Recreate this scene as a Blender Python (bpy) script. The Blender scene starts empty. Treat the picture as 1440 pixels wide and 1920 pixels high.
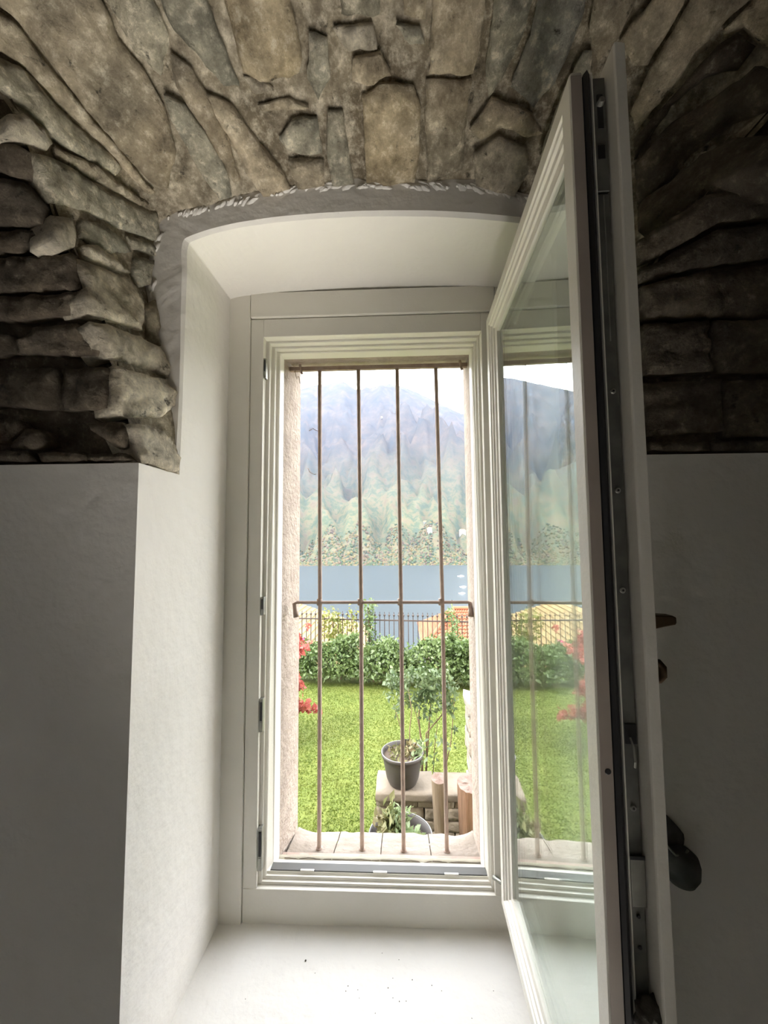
import bpy, bmesh, math, random
import numpy as np
from mathutils import Vector, Matrix, noise
from mathutils.geometry import delaunay_2d_cdt
from math import radians, sin, cos, sqrt, pi

random.seed(7); np.random.seed(7)
SC = bpy.context.scene
COL = SC.collection

# ------------------------------------------------------------------ camera, sky, exposure
EYE = 1.6            # eye height above the floor, metres
K = 1.4              # metres per unit of the window's working drawing
pitch, yaw, roll = radians(3.9), radians(2.3), radians(-0.45)
fw = Vector((-sin(yaw)*cos(pitch), cos(yaw)*cos(pitch), sin(pitch)))
rt = Vector((cos(yaw), sin(yaw), 0)); up = rt.cross(fw)
rt, up = rt*cos(roll)+up*sin(roll), up*cos(roll)-rt*sin(roll)
cam = bpy.data.objects.new('camera', bpy.data.cameras.new('camera'))
COL.objects.link(cam); SC.camera = cam
m = Matrix((rt, up, -fw)).transposed().to_4x4(); m.translation = (0, 0, EYE)
cam.matrix_world = m
cam.data.sensor_fit = 'HORIZONTAL'; cam.data.sensor_width = 36.0
cam.data.lens = 740/1440*36.0
cam.data.clip_start = 0.02; cam.data.clip_end = 20000

world = bpy.data.worlds.new('overcast_sky'); SC.world = world
world.use_nodes = True
wn = world.node_tree; wn.nodes.clear()
wo = wn.nodes.new('ShaderNodeOutputWorld'); wb = wn.nodes.new('ShaderNodeBackground')
# thin hazy sky: bright milky horizon, slightly deeper and bluer overhead
wt = wn.nodes.new('ShaderNodeTexCoord'); wx = wn.nodes.new('ShaderNodeSeparateXYZ'); wr = wn.nodes.new('ShaderNodeValToRGB')
wr.color_ramp.elements[0].position = 0.0; wr.color_ramp.elements[0].color = (1, 1, 1, 1)
wr.color_ramp.elements[1].position = 1.0; wr.color_ramp.elements[1].color = (0.60, 0.64, 0.70, 1)
wn.links.new(wt.outputs['Generated'], wx.inputs[0]); wn.links.new(wx.outputs['Z'], wr.inputs[0]); wn.links.new(wr.outputs[0], wb.inputs[0])
wb.inputs[1].default_value = 5.8
wn.links.new(wb.outputs[0], wo.inputs[0])

sun = bpy.data.objects.new('hazy_sun', bpy.data.lights.new('hazy_sun', 'SUN'))
sun.data.energy = 3.0; sun.data.angle = radians(12); sun.data.color = (1.0, 0.95, 0.86)
sun.rotation_euler = (radians(38), 0, radians(-62)); COL.objects.link(sun)

# unseen fill spot near the floor, added to brighten the stones over the window
spot = bpy.data.objects.new('uplighter', bpy.data.lights.new('uplighter', 'SPOT')); COL.objects.link(spot)
spot.location = (.08, .66, .14); spot.data.energy = 165; spot.data.color = (1.0, .94, .86)
spot.data.spot_size = radians(50); spot.data.spot_blend = .9; spot.data.shadow_soft_size = .6
spot.rotation_euler = (Vector((-.42, .74, 2.60))-Vector(spot.location)).to_track_quat('-Z', 'Y').to_euler()

SC.view_settings.view_transform = 'Standard'; SC.view_settings.look = 'None'
SC.view_settings.gamma = 1.0; SC.view_settings.use_curve_mapping = False
SC.view_settings.exposure = 1.16
SC.cycles.max_bounces = 12; SC.cycles.diffuse_bounces = 6; SC.cycles.transparent_max_bounces = 24
SC.cycles.glossy_bounces = 6; SC.cycles.use_denoising = True
SC.cycles.sample_clamp_indirect = 8.0

# ------------------------------------------------------------------ helpers
def W(p):
    "working drawing (eye at the origin, window plane at y = 1) to metres"
    return Vector((p[0]*K, p[1]*K, p[2]*K+EYE))

MATS = {}
def mat(name, col, rough=0.7, col2=None, scale=8.0, detail=6.0, bump=0.0, bscale=None, metal=0.0, spec=0.5, obj_var=0.0, stretch=None, thr=(0.35, 0.65), trans=0.0):
    m = bpy.data.materials.new(name); m.use_nodes = True
    nt = m.node_tree; b = nt.nodes['Principled BSDF']
    b.inputs['Roughness'].default_value = rough; b.inputs['Metallic'].default_value = metal
    b.inputs['Specular IOR Level'].default_value = spec
    N, L = nt.nodes.new, nt.links.new
    tc = N('ShaderNodeTexCoord'); src = tc.outputs['Object']
    if stretch:
        mp = N('ShaderNodeMapping'); mp.inputs['Scale'].default_value = stretch
        L(src, mp.inputs[0]); src = mp.outputs[0]
    out = None
    if col2:
        n = N('ShaderNodeTexNoise'); n.inputs['Scale'].default_value = scale; n.inputs['Detail'].default_value = detail
        L(src, n.inputs['Vector'])
        r = N('ShaderNodeValToRGB')
        r.color_ramp.elements[0].position, r.color_ramp.elements[1].position = thr
        r.color_ramp.elements[0].color = (*col, 1); r.color_ramp.elements[1].color = (*col2, 1)
        L(n.outputs[0], r.inputs[0]); out = r.outputs[0]
    else:
        b.inputs['Base Color'].default_value = (*col, 1)
    if obj_var:
        oi = N('ShaderNodeObjectInfo'); h = N('ShaderNodeHueSaturation')
        mr = N('ShaderNodeMapRange'); mr.inputs['To Min'].default_value = 1-obj_var; mr.inputs['To Max'].default_value = 1+obj_var
        L(oi.outputs['Random'], mr.inputs[0]); L(mr.outputs[0], h.inputs['Value'])
        if out: L(out, h.inputs['Color'])
        else: h.inputs['Color'].default_value = (*col, 1)
        out = h.outputs[0]
    if out: L(out, b.inputs['Base Color'])
    if bump:
        n2 = N('ShaderNodeTexNoise'); n2.inputs['Scale'].default_value = bscale or scale*3; n2.inputs['Detail'].default_value = 8
        L(src, n2.inputs['Vector'])
        bp = N('ShaderNodeBump'); bp.inputs['Strength'].default_value = 1.0; bp.inputs['Distance'].default_value = bump
        L(n2.outputs[0], bp.inputs['Height']); L(bp.outputs[0], b.inputs['Normal'])
    if trans:
        t = N('ShaderNodeBsdfTranslucent'); ms = N('ShaderNodeMixShader'); ms.inputs[0].default_value = trans
        if out: L(out, t.inputs[0])
        else: t.inputs[0].default_value = (*col, 1)
        L(b.outputs[0], ms.inputs[1]); L(t.outputs[0], ms.inputs[2])
        L(ms.outputs[0], nt.nodes['Material Output'].inputs[0])
    MATS[name] = m; return m

def stone_mat(name, c1, c2, c3, spots=0.5, limec=(0.68, 0.62, 0.50)):
    "layered rock: two noise tints, pale lime and dark lichen specks, fine relief"
    m = bpy.data.materials.new(name); m.use_nodes = True
    nt = m.node_tree; b = nt.nodes['Principled BSDF']; b.inputs['Roughness'].default_value = 0.85
    b.inputs['Specular IOR Level'].default_value = 0.25
    N, L = nt.nodes.new, nt.links.new
    tc = N('ShaderNodeTexCoord'); oi = N('ShaderNodeObjectInfo')
    ad = N('ShaderNodeVectorMath'); ad.operation = 'ADD'
    sc = N('ShaderNodeMath'); sc.operation = 'MULTIPLY'; sc.inputs[1].default_value = 37.0
    L(oi.outputs['Random'], sc.inputs[0]); L(tc.outputs['Object'], ad.inputs[0]); L(sc.outputs[0], ad.inputs[1])
    def nz(scale, detail, rough=0.6):
        n = N('ShaderNodeTexNoise'); n.inputs['Scale'].default_value = scale; n.inputs['Detail'].default_value = detail
        n.inputs['Roughness'].default_value = rough; L(ad.outputs[0], n.inputs['Vector']); return n
    def ramp(fac, p0, p1, a, d):
        r = N('ShaderNodeValToRGB'); e = r.color_ramp.elements
        e[0].position, e[1].position = p0, p1; e[0].color, e[1].color = (*a, 1), (*d, 1)
        L(fac, r.inputs[0]); return r
    def mix(fac, a, d):
        x = N('ShaderNodeMix'); x.data_type = 'RGBA'
        L(fac, x.inputs[0])
        if isinstance(a, tuple): x.inputs[6].default_value = (*a, 1)
        else: L(a, x.inputs[6])
        if isinstance(d, tuple): x.inputs[7].default_value = (*d, 1)
        else: L(d, x.inputs[7])
        return x.outputs[2]
    base = ramp(nz(7, 5).outputs[0], 0.38, 0.62, c1, c2).outputs[0]
    base = mix(ramp(nz(3, 3).outputs[0], 0.45, 0.65, (0, 0, 0), (1, 1, 1)).outputs[0], base, c3)
    lime = ramp(nz(34, 9, 0.72).outputs[0], 0.56-0.05*spots, 0.68, (0, 0, 0), (1, 1, 1)).outputs[0]
    base = mix(lime, base, limec)
    base = mix(ramp(nz(95, 6, .8).outputs[0], 0.60, 0.70, (0, 0, 0), (1, 1, 1)).outputs[0], base, limec)
    base = mix(ramp(nz(60, 8, .8).outputs[0], 0.30, 0.40, (1, 1, 1), (0, 0, 0)).outputs[0], base, tuple(v*.3 for v in c3))
    tone = N('ShaderNodeMix'); tone.data_type = 'RGBA'; tone.blend_type = 'MULTIPLY'; tone.inputs[0].default_value = 1
    L(base, tone.inputs[6]); L(ramp(nz(17, 10, 0.72).outputs[0], 0.32, 0.66, (0.42, 0.41, 0.40), (1.4, 1.39, 1.37)).outputs[0], tone.inputs[7]); base = tone.outputs[2]
    dark = ramp(nz(22, 9, 0.7).outputs[0], 0.31, 0.40, (1, 1, 1), (0, 0, 0)).outputs[0]
    base = mix(dark, base, (0.05, 0.045, 0.035))
    h = N('ShaderNodeHueSaturation'); mr = N('ShaderNodeMapRange')
    mr.inputs['To Min'].default_value = 0.8; mr.inputs['To Max'].default_value = 1.18
    L(oi.outputs['Random'], mr.inputs[0]); L(mr.outputs[0], h.inputs['Value']); L(base, h.inputs['Color'])
    L(h.outputs[0], b.inputs['Base Color'])
    bp = N('ShaderNodeBump'); bp.inputs['Distance'].default_value = 0.020
    bp2 = N('ShaderNodeBump'); bp2.inputs['Distance'].default_value = 0.010
    L(nz(14, 10, 0.65).outputs[0], bp.inputs['Height']); L(nz(70, 8, 0.7).outputs[0], bp2.inputs['Height'])
    L(bp.outputs[0], bp2.inputs['Normal']); L(bp2.outputs[0], b.inputs['Normal'])
    MATS[name] = m; return m

mat('plaster', (.78, .755, .715), .9, (.75, .725, .68), 3, bump=.004, bscale=26)
mat('outer_plaster', (.44, .365, .31), .95, (.35, .285, .24), 14, bump=.010, bscale=60)
mat('white_paint', (.80, .77, .70), .45, (.76, .73, .66), 5, bump=.0006, bscale=120)
mat('edge_shade', (.42, .36, .31), .5, (.36, .31, .27), 9)  # sash paint darkened for the edge that faces the dim room
mat('rubber', (.012, .012, .014), .5)
mat('zinc', (.42, .42, .38), .42, (.30, .30, .27), 30, metal=.8)
mat('dull_zinc', (.20, .20, .18), .6, (.13, .13, .12), 26, metal=.5)
mat('bronze', (.10, .065, .035), .45, metal=.6)
mat('dark_metal', (.05, .05, .05), .6, (.10, .10, .10), 40, metal=.4)
mat('dust', (.015, .014, .013), .95, (.075, .066, .055), 40, bump=.004)
mat('iron', (.42, .32, .265), .75, (.34, .25, .205), 30, bump=.001, bscale=160)
mat('fence_iron', (.045, .032, .026), .7)
mat('aluminium', (.085, .083, .078), .6)
mat('sill_stone', (.19, .155, .122), .95, (.24, .20, .165), 12, bump=.01, bscale=40)
mat('slab', (.3, .28, .25), .9)
mat('bark_dry', (.16, .11, .07), .9)
mat('crumb', (.10, .09, .07), .9)
mat('terrace', (.62, .60, .56), .9, (.55, .53, .5), 4)
stone_mat('stone_tan', (.49, .41, .29), (.62, .53, .39), (.42, .37, .28), .8)
stone_mat('stone_ochre', (.55, .45, .29), (.62, .52, .36), (.44, .37, .26), .7)
stone_mat('stone_grey', (.35, .34, .275), (.50, .47, .37), (.43, .385, .29), .9)
stone_mat('stone_slate', (.33, .335, .30), (.44, .44, .40), (.44, .40, .32), .6)
stone_mat('stone_pale_lit', (.60, .54, .43), (.72, .66, .54), (.50, .44, .34), 1.6)  # pale stones, lightened further for the window light on the left cheek
stone_mat('stone_shaded', (.135, .108, .08), (.20, .165, .12), (.16, .135, .105), .2, (.27, .23, .18))  # vault stones turned from the window, their shade put into the colour
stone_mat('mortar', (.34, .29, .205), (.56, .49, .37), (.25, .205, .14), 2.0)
stone_mat('mortar_shaded', (.11, .09, .065), (.16, .13, .095), (.09, .075, .056), .3, (.22, .19, .15))  # mortar of the barrel, coloured darker because that side is unlit

def glass_mat():
    m = bpy.data.materials.new('pane_glass'); m.use_nodes = True
    nt = m.node_tree; nt.nodes.clear(); N, L = nt.nodes.new, nt.links.new
    o = N('ShaderNodeOutputMaterial'); g = N('ShaderNodeBsdfGlossy'); t = N('ShaderNodeBsdfTransparent')
    g.inputs['Roughness'].default_value = 0.0; g.inputs['Color'].default_value = (.97, 1, .985, 1)
    t.inputs['Color'].default_value = (.955, .975, .962, 1)
    ge = N('ShaderNodeNewGeometry'); d = N('ShaderNodeVectorMath'); d.operation = 'DOT_PRODUCT'
    L(ge.outputs['Normal'], d.inputs[0]); L(ge.outputs['Incoming'], d.inputs[1])
    def M(op, a, b=None):
        x = N('ShaderNodeMath'); x.operation = op
        for i, v in enumerate((a, b)):
            if v is None: continue
            if isinstance(v, float): x.inputs[i].default_value = v
            else: L(v, x.inputs[i])
        return x.outputs[0]
    c = M('ABSOLUTE', d.outputs['Value']); q = M('POWER', M('SUBTRACT', 1.0, c), 5.0)
    f = M('ADD', M('MULTIPLY', q, 0.915), 0.085)      # Schlick reflectance of one coated glass surface
    mx = N('ShaderNodeMixShader'); L(f, mx.inputs[0]); L(t.outputs[0], mx.inputs[1]); L(g.outputs[0], mx.inputs[2])
    L(mx.outputs[0], o.inputs[0]); MATS['pane_glass'] = m
glass_mat()

def link(name, me, material=None, parent=None, smooth=False):
    o = bpy.data.objects.new(name, me); COL.objects.link(o)
    if material: me.materials.append(MATS[material])
    if smooth: me.polygons.foreach_set('use_smooth', [True]*len(me.polygons))
    if parent:
        o.parent = parent
        o.matrix_parent_inverse = Matrix.Translation(parent.location).inverted()
    return o
def tag(o, label=None, cat=None, group=None, kind=None):
    if label: o['label'] = label
    if cat: o['category'] = cat
    if group: o['group'] = group
    if kind: o['kind'] = kind
    return o
def empty(name, loc=(0, 0, 0)):
    o = bpy.data.objects.new(name, None); o.location = loc; COL.objects.link(o); o.empty_display_size = .1
    return o

class MB:
    "collects boxes, tubes and faces; build() links them as one mesh object"
    def __init__(s, xf=None): s.v = []; s.f = []; s.xf = xf or (lambda p: Vector(p))
    def add(s, vs, fs):
        o = len(s.v); s.v += [s.xf(p) for p in vs]; s.f += [tuple(i+o for i in f) for f in fs]; return s
    def box(s, x0, x1, y0, y1, z0, z1):
        return s.add([(x, y, z) for z in (z0, z1) for y in (y0, y1) for x in (x0, x1)],
                     [(0, 2, 3, 1), (4, 5, 7, 6), (0, 1, 5, 4), (2, 6, 7, 3), (0, 4, 6, 2), (1, 3, 7, 5)])
    def tube(s, pts, rad, n=8, caps=True):
        pts = [Vector(p) for p in pts]; rad = rad if isinstance(rad, (list, tuple)) else [rad]*len(pts)
        vs = []; fs = []; prev = None
        for i, p in enumerate(pts):
            t = (pts[min(i+1, len(pts)-1)]-pts[max(i-1, 0)]).normalized()
            if prev is None:
                a = t.orthogonal().normalized()
            else:
                a = (prev-t*prev.dot(t)).normalized()
            prev = a; b = t.cross(a)
            vs += [p+(a*cos(2*pi*k/n)+b*sin(2*pi*k/n))*rad[i] for k in range(n)]
        for i in range(len(pts)-1):
            for k in range(n):
                fs.append((i*n+k, i*n+(k+1) % n, (i+1)*n+(k+1) % n, (i+1)*n+k))
        if caps:
            fs.append(tuple(range(n))[::-1]); fs.append(tuple((len(pts)-1)*n+k for k in range(n)))
        return s.add(vs, fs)
    def lathe(s, prof, c=(0, 0, 0), n=24):
        vs = [(c[0]+r*cos(2*pi*k/n), c[1]+r*sin(2*pi*k/n), c[2]+z) for r, z in prof for k in range(n)]
        fs = [(i*n+k, i*n+(k+1) % n, (i+1)*n+(k+1) % n, (i+1)*n+k) for i in range(len(prof)-1) for k in range(n)]
        return s.add(vs, fs)
    def mesh(s, name):
        me = bpy.data.meshes.new(name); me.from_pydata([tuple(v) for v in s.v], [], s.f); me.update(); return me
    def build(s, name, material, parent=None, smooth=False, bevel=0):
        o = link(name, s.mesh(name), material, parent, smooth)
        if bevel:
            b = o.modifiers.new('b', 'BEVEL'); b.width = bevel; b.segments = 2; b.limit_method = 'ANGLE'
        return o

def np_mesh(name, V, F, material, parent=None):
    "V (n,3), F (m,k) numpy arrays"
    me = bpy.data.meshes.new(name); V = np.asarray(V, np.float32); F = np.asarray(F, np.int32)
    k = F.shape[1]
    me.vertices.add(len(V)); me.vertices.foreach_set('co', V.ravel())
    me.loops.add(F.size); me.loops.foreach_set('vertex_index', F.ravel())
    me.polygons.add(len(F)); me.polygons.foreach_set('loop_start', np.arange(0, F.size, k, dtype=np.int32))
    me.update(calc_edges=True); me.validate()
    return link(name, me, material, parent)

def copy_tree(o, parent=None):
    c = o.copy(); COL.objects.link(c); c.parent = parent
    for ch in list(o.children): copy_tree(ch, c)
    return c

# ------------------------------------------------------------------ the room shell
FL = -EYE/K                         # floor in the drawing's units
Z0, Y0, R0 = .133, .65, 1.0         # springing of the barrel vault
CEN = np.array((-.07, .45))
C0 = [(-.445,.133),(-.446,.209),(-.46,.297),(-.49,.411),(-.508,.503),(-.511,.596),(-.493,.661),(-.459,.683),(-.385,.695),(-.295,.715),(-.204,.728),(-.115,.731),(-.026,.728),(.062,.724),(.15,.715),(.246,.69),(.31,.655),(.345,.60),(.35,.50),(.335,.41),(.32,.3),(.31,.21),(.31,.133)]
G0 = [(-.443,.133),(-.470,.2),(-.492,.29),(-.512,.38),(-.530,.46),(-.553,.53),(-.570,.63),(-.590,.72),(-.565,.83),(-.44,.95),(-.28,1.01),(-.14,1.04),(0,1.05),(.16,1.045),(.34,1.0),(.52,.92),(.62,.80),(.60,.68),(.50,.56),(.42,.46),(.36,.33),(.325,.2),(.308,.133)]
def spline(P, u):
    n = len(P); i = min(int(u), n-2); f = u-i
    p = [np.array(P[min(max(i+k, 0), n-1)], float) for k in (-1, 0, 1, 2)]
    return .5*((2*p[1])+(-p[0]+p[2])*f+(2*p[0]-5*p[1]+4*p[2]-p[3])*f*f+(-p[0]+3*p[1]-3*p[2]+p[3])*f**3)
def vault_y(z, r=R0): return Y0-R0+sqrt(max(r*r-(z-Z0)**2, 0))
def nz(x, y, z, s, h=4): return noise.fractal(Vector((x*s, y*s, z*s)), 1.0, 2.1, h)

def room():
    w = MB(W)
    # lower wall either side of the window and under the sill
    w.box(-1.6, -.445, Y0, 1.10, FL, Z0); w.box(.31, 1.7, Y0, 1.10, FL, Z0)
    w.box(-.445, .31, Y0, 1.10, FL, -.915)
    # recessed plaster face round the arch head, its soffit and the reveals above the springing
    arch = [(-.445, .133), (-.443, .3), (-.442, .45), (-.441, .56), (-.441, .615), (-.425, .632), (-.35, .652), (-.25, .664), (-.115, .669), (-.004, .667), (.116, .659), (.239, .643), (.295, .63), (.312, .612), (.312, .56), (.311, .45), (.31, .3), (.31, .133)]
    back = [(-.445, .133), (-.445, .3), (-.445, .45), (-.445, .56), (-.445, .63), (-.435, .645), (-.36, .649), (-.25, .652), (-.115, .655), (-.004, .655), (.116, .654), (.239, .650), (.295, .648), (.31, .63), (.31, .56), (.31, .45), (.31, .3), (.31, .133)]
    n = len(arch)
    def outer(i):
        u = i/(n-1)*22; c = spline(C0, u); d = c-CEN; return CEN+d*(1+.05/np.linalg.norm(d))
    A = [spline(arch, i/6) for i in range((n-1)*6+1)]; B = [spline(back, i/6) for i in range((n-1)*6+1)]
    m = len(A); vs = []; fs = []
    for i in range(m):
        o = outer(i/6)
        wob = .0022*noise.noise(Vector((i*.31, 3, 0)))
        a = A[i]+(A[i]-CEN)*wob*2; e = (a-o)*.008/np.linalg.norm(a-o)
        vs += [(o[0], .77, o[1]), (a[0]-e[0], .768+wob, a[1]-e[1]), (a[0], .775+wob, a[1]), (a[0]*.5+B[i][0]*.5, .89, a[1]*.5+B[i][1]*.5), (B[i][0], 1.10, B[i][1]), (o[0], 1.10, o[1])]
    for i in range(m-1):
        for k in range(5):
            fs.append((i*6+k, i*6+k+1, (i+1)*6+k+1, (i+1)*6+k))
    w.add(vs, fs)
    # ledge on top of the lower wall
    o = w.build('wall_front', 'plaster'); tag(o, 'white plastered wall with deep window recess and arched head', 'wall', kind='structure')
    for nm, b, lab in (('wall_left', (-1.75, -1.6, -1.35, 1.10, FL, 1.3), 'plain side wall at the left end of the vaulted room'),
                       ('wall_right', (1.7, 1.85, -1.35, 1.10, FL, 1.3), 'plain side wall at the right end of the vaulted room'),
                       ('wall_back', None, 'plain back wall with a small opening added for fill light, facing the main window')):
        q = MB(W)
        if b: q.box(*b)
        else:       # unseen opening added to let fill daylight in, towards the left end
            q.box(-1.75, -1.35, -1.5, -1.35, FL, 1.3); q.box(-1.13, 1.85, -1.5, -1.35, FL, 1.3); q.box(-1.35, -1.13, -1.5, -1.35, .12, 1.3); q.box(-1.35, -1.13, -1.5, -1.35, FL, -.12)
        o = q.build(nm, 'plaster'); tag(o, lab, 'wall', kind='structure')
    o = MB(W).box(-1.75, 1.85, -1.5, 1.10, FL-.1, FL).build('floor', 'terrace'); tag(o, 'pale screed floor below the window', 'floor', kind='structure')
    # outer leaf with the window opening, and the slab that closes the building
    Ya, Yb = 1.10, 1.23
    inn = [(-.334, -.90), (.204, -.90), (.204, .5245), (-.334, .5245)]; out = [(-.315, -.90), (.205, -.90), (.205, .541), (-.315, .541)]
    big = [(-3.5, -2.4), (3.5, -2.4), (3.5, 2.0), (-3.5, 2.0)]
    w = MB(W); w.add([(x, y, z) for r_, y in ((big, Ya), (inn, Ya), (out, Yb), (big, Yb)) for x, z in r_], [(r*4+k, r*4+(k+1) % 4, ((r+1) % 4)*4+(k+1) % 4, ((r+1) % 4)*4+k) for r in range(4) for k in range(4)])
    o = w.build('wall_outside', 'outer_plaster'); tag(o, 'rough pinkish plaster of the outer wall round the barred opening', 'wall', kind='structure')
    o = MB(W).box(-3.5, 3.5, -1.6, 1.23, 1.3, 1.5).build('ceiling_slab', 'slab'); tag(o, 'slab above the stone vault', 'slab', kind='structure')
room()
def smears():
    w = MB(W); r = random.Random(21)
    for i in range(120):
        u = r.uniform(7.0, 16.2) if i > 6 else r.uniform(3.5, 7)
        c = spline(C0, u); d = (c-CEN)/np.linalg.norm(c-CEN); c = c+d*r.uniform(-.004, .008); sz = r.uniform(.002, .009); t = np.array((d[1], -d[0]))
        n = 9; vs = []
        for ring, (q, y) in enumerate(((1.0, .771), (.75, .7672), (.001, .7662-.0015*r.random()))):
            for k in range(n):
                a = 2*pi*k/n; k2 = q*sz*(1+1.1*noise.noise(Vector((cos(a)*2.2, sin(a)*2.2, i*3.1))))
                p = c+t*cos(a)*k2*1.9+d*sin(a)*k2*.8
                vs.append((p[0], y, p[1]))
        w.add(vs, [(q*n+k, q*n+(k+1) % n, (q+1)*n+(k+1) % n, (q+1)*n+k) for q in range(2) for k in range(n)])
    tag(w.build('plaster_smear', 'plaster', bpy.data.objects['wall_front'], True), 'white plaster smeared onto the stones', kind='stuff')
smears()

# vault: mortar bed of the barrel and of the lunette over the window
def vault():
    r = R0+.024
    gl = np.array([spline(G0, i/10) for i in range(0, 121)]); gr = np.array([spline(G0, 12+i/10) for i in range(0, 101)])[::-1]
    gtop = 1.05; tht = math.asin((gtop-Z0)/R0)
    ths = list(np.linspace(0, tht, 44))+list(np.linspace(tht, pi, 50))[1:]
    V, F = [], []
    def strip(rows):
        n = len(rows[0]); o = len(V)
        for rr in rows: V.extend(rr)
        for i in range(len(rows)-1):
            for k in range(n-1):
                a = o+i*n+k; F.append((a, a+1, a+n+1, a+n))
    def pt(x, th):
        d = .014*nz(x, th, 0, 5)+.010*nz(x, th, 4, 16)
        q = r+max(d, -.016) if 0 < th < pi else r
        return W((x, Y0-R0+q*cos(th), Z0+q*sin(th)))
    for side in (0, 1):
        rows = []
        for th in ths[:44]:
            z = Z0+R0*sin(th)
            xe = float(np.interp(z, gl[:, 1], gl[:, 0])) if side == 0 else float(np.interp(z, gr[:, 1], gr[:, 0]))
            xs = np.linspace(-1.62, xe, 46)**1 if side == 0 else np.linspace(xe, 1.72, 46)
            rows.append([pt(x, th) for x in xs])
        strip(rows)
    strip([[pt(x, th) for x in np.linspace(-1.62, 1.72, 40)] for th in ths[43:]])
    me = bpy.data.meshes.new('ceiling'); me.from_pydata([tuple(v) for v in V], [], F); me.update()
    c = link('ceiling', me, 'mortar_shaded', smooth=True); tag(c, 'old stone barrel vault with splayed lunette arching over the window', 'ceiling', kind='structure')
    rows = []
    NU, NV = 22*10, 34
    for i in range(NU+1):
        a, b = spline(C0, i/10), spline(G0, i/10)
        da, db = a-CEN, b-CEN
        row = []
        for j in range(NV+1):
            v = j/NV
            A = np.array((a[0], .79, a[1])); Bv = np.array((b[0], vault_y(b[1], R0+.014), b[1]))
            p = A+(Bv-A)*v; q = np.array((p[0], p[2]))-CEN; q /= np.linalg.norm(q)
            h = .004*(1-v*.3)+.008*nz(*p, 9)+.009*nz(p[0]+7, p[1], p[2], 24)
            row.append(W((p[0]+q[0]*max(h, .001), p[1], p[2]+q[1]*max(h, .001))))
        rows.append(row)
    V, F = [], []; n = NV+1
    for rr in rows: V += rr
    for i in range(NU):
        for k in range(NV):
            a = i*n+k; F.append((a, a+1, a+n+1, a+n))
    me = bpy.data.meshes.new('mortar_bed'); me.from_pydata([tuple(v) for v in V], [], F); me.update()
    link('mortar_bed', me, 'mortar', c, smooth=True)
    return c
CEIL = vault()

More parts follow.
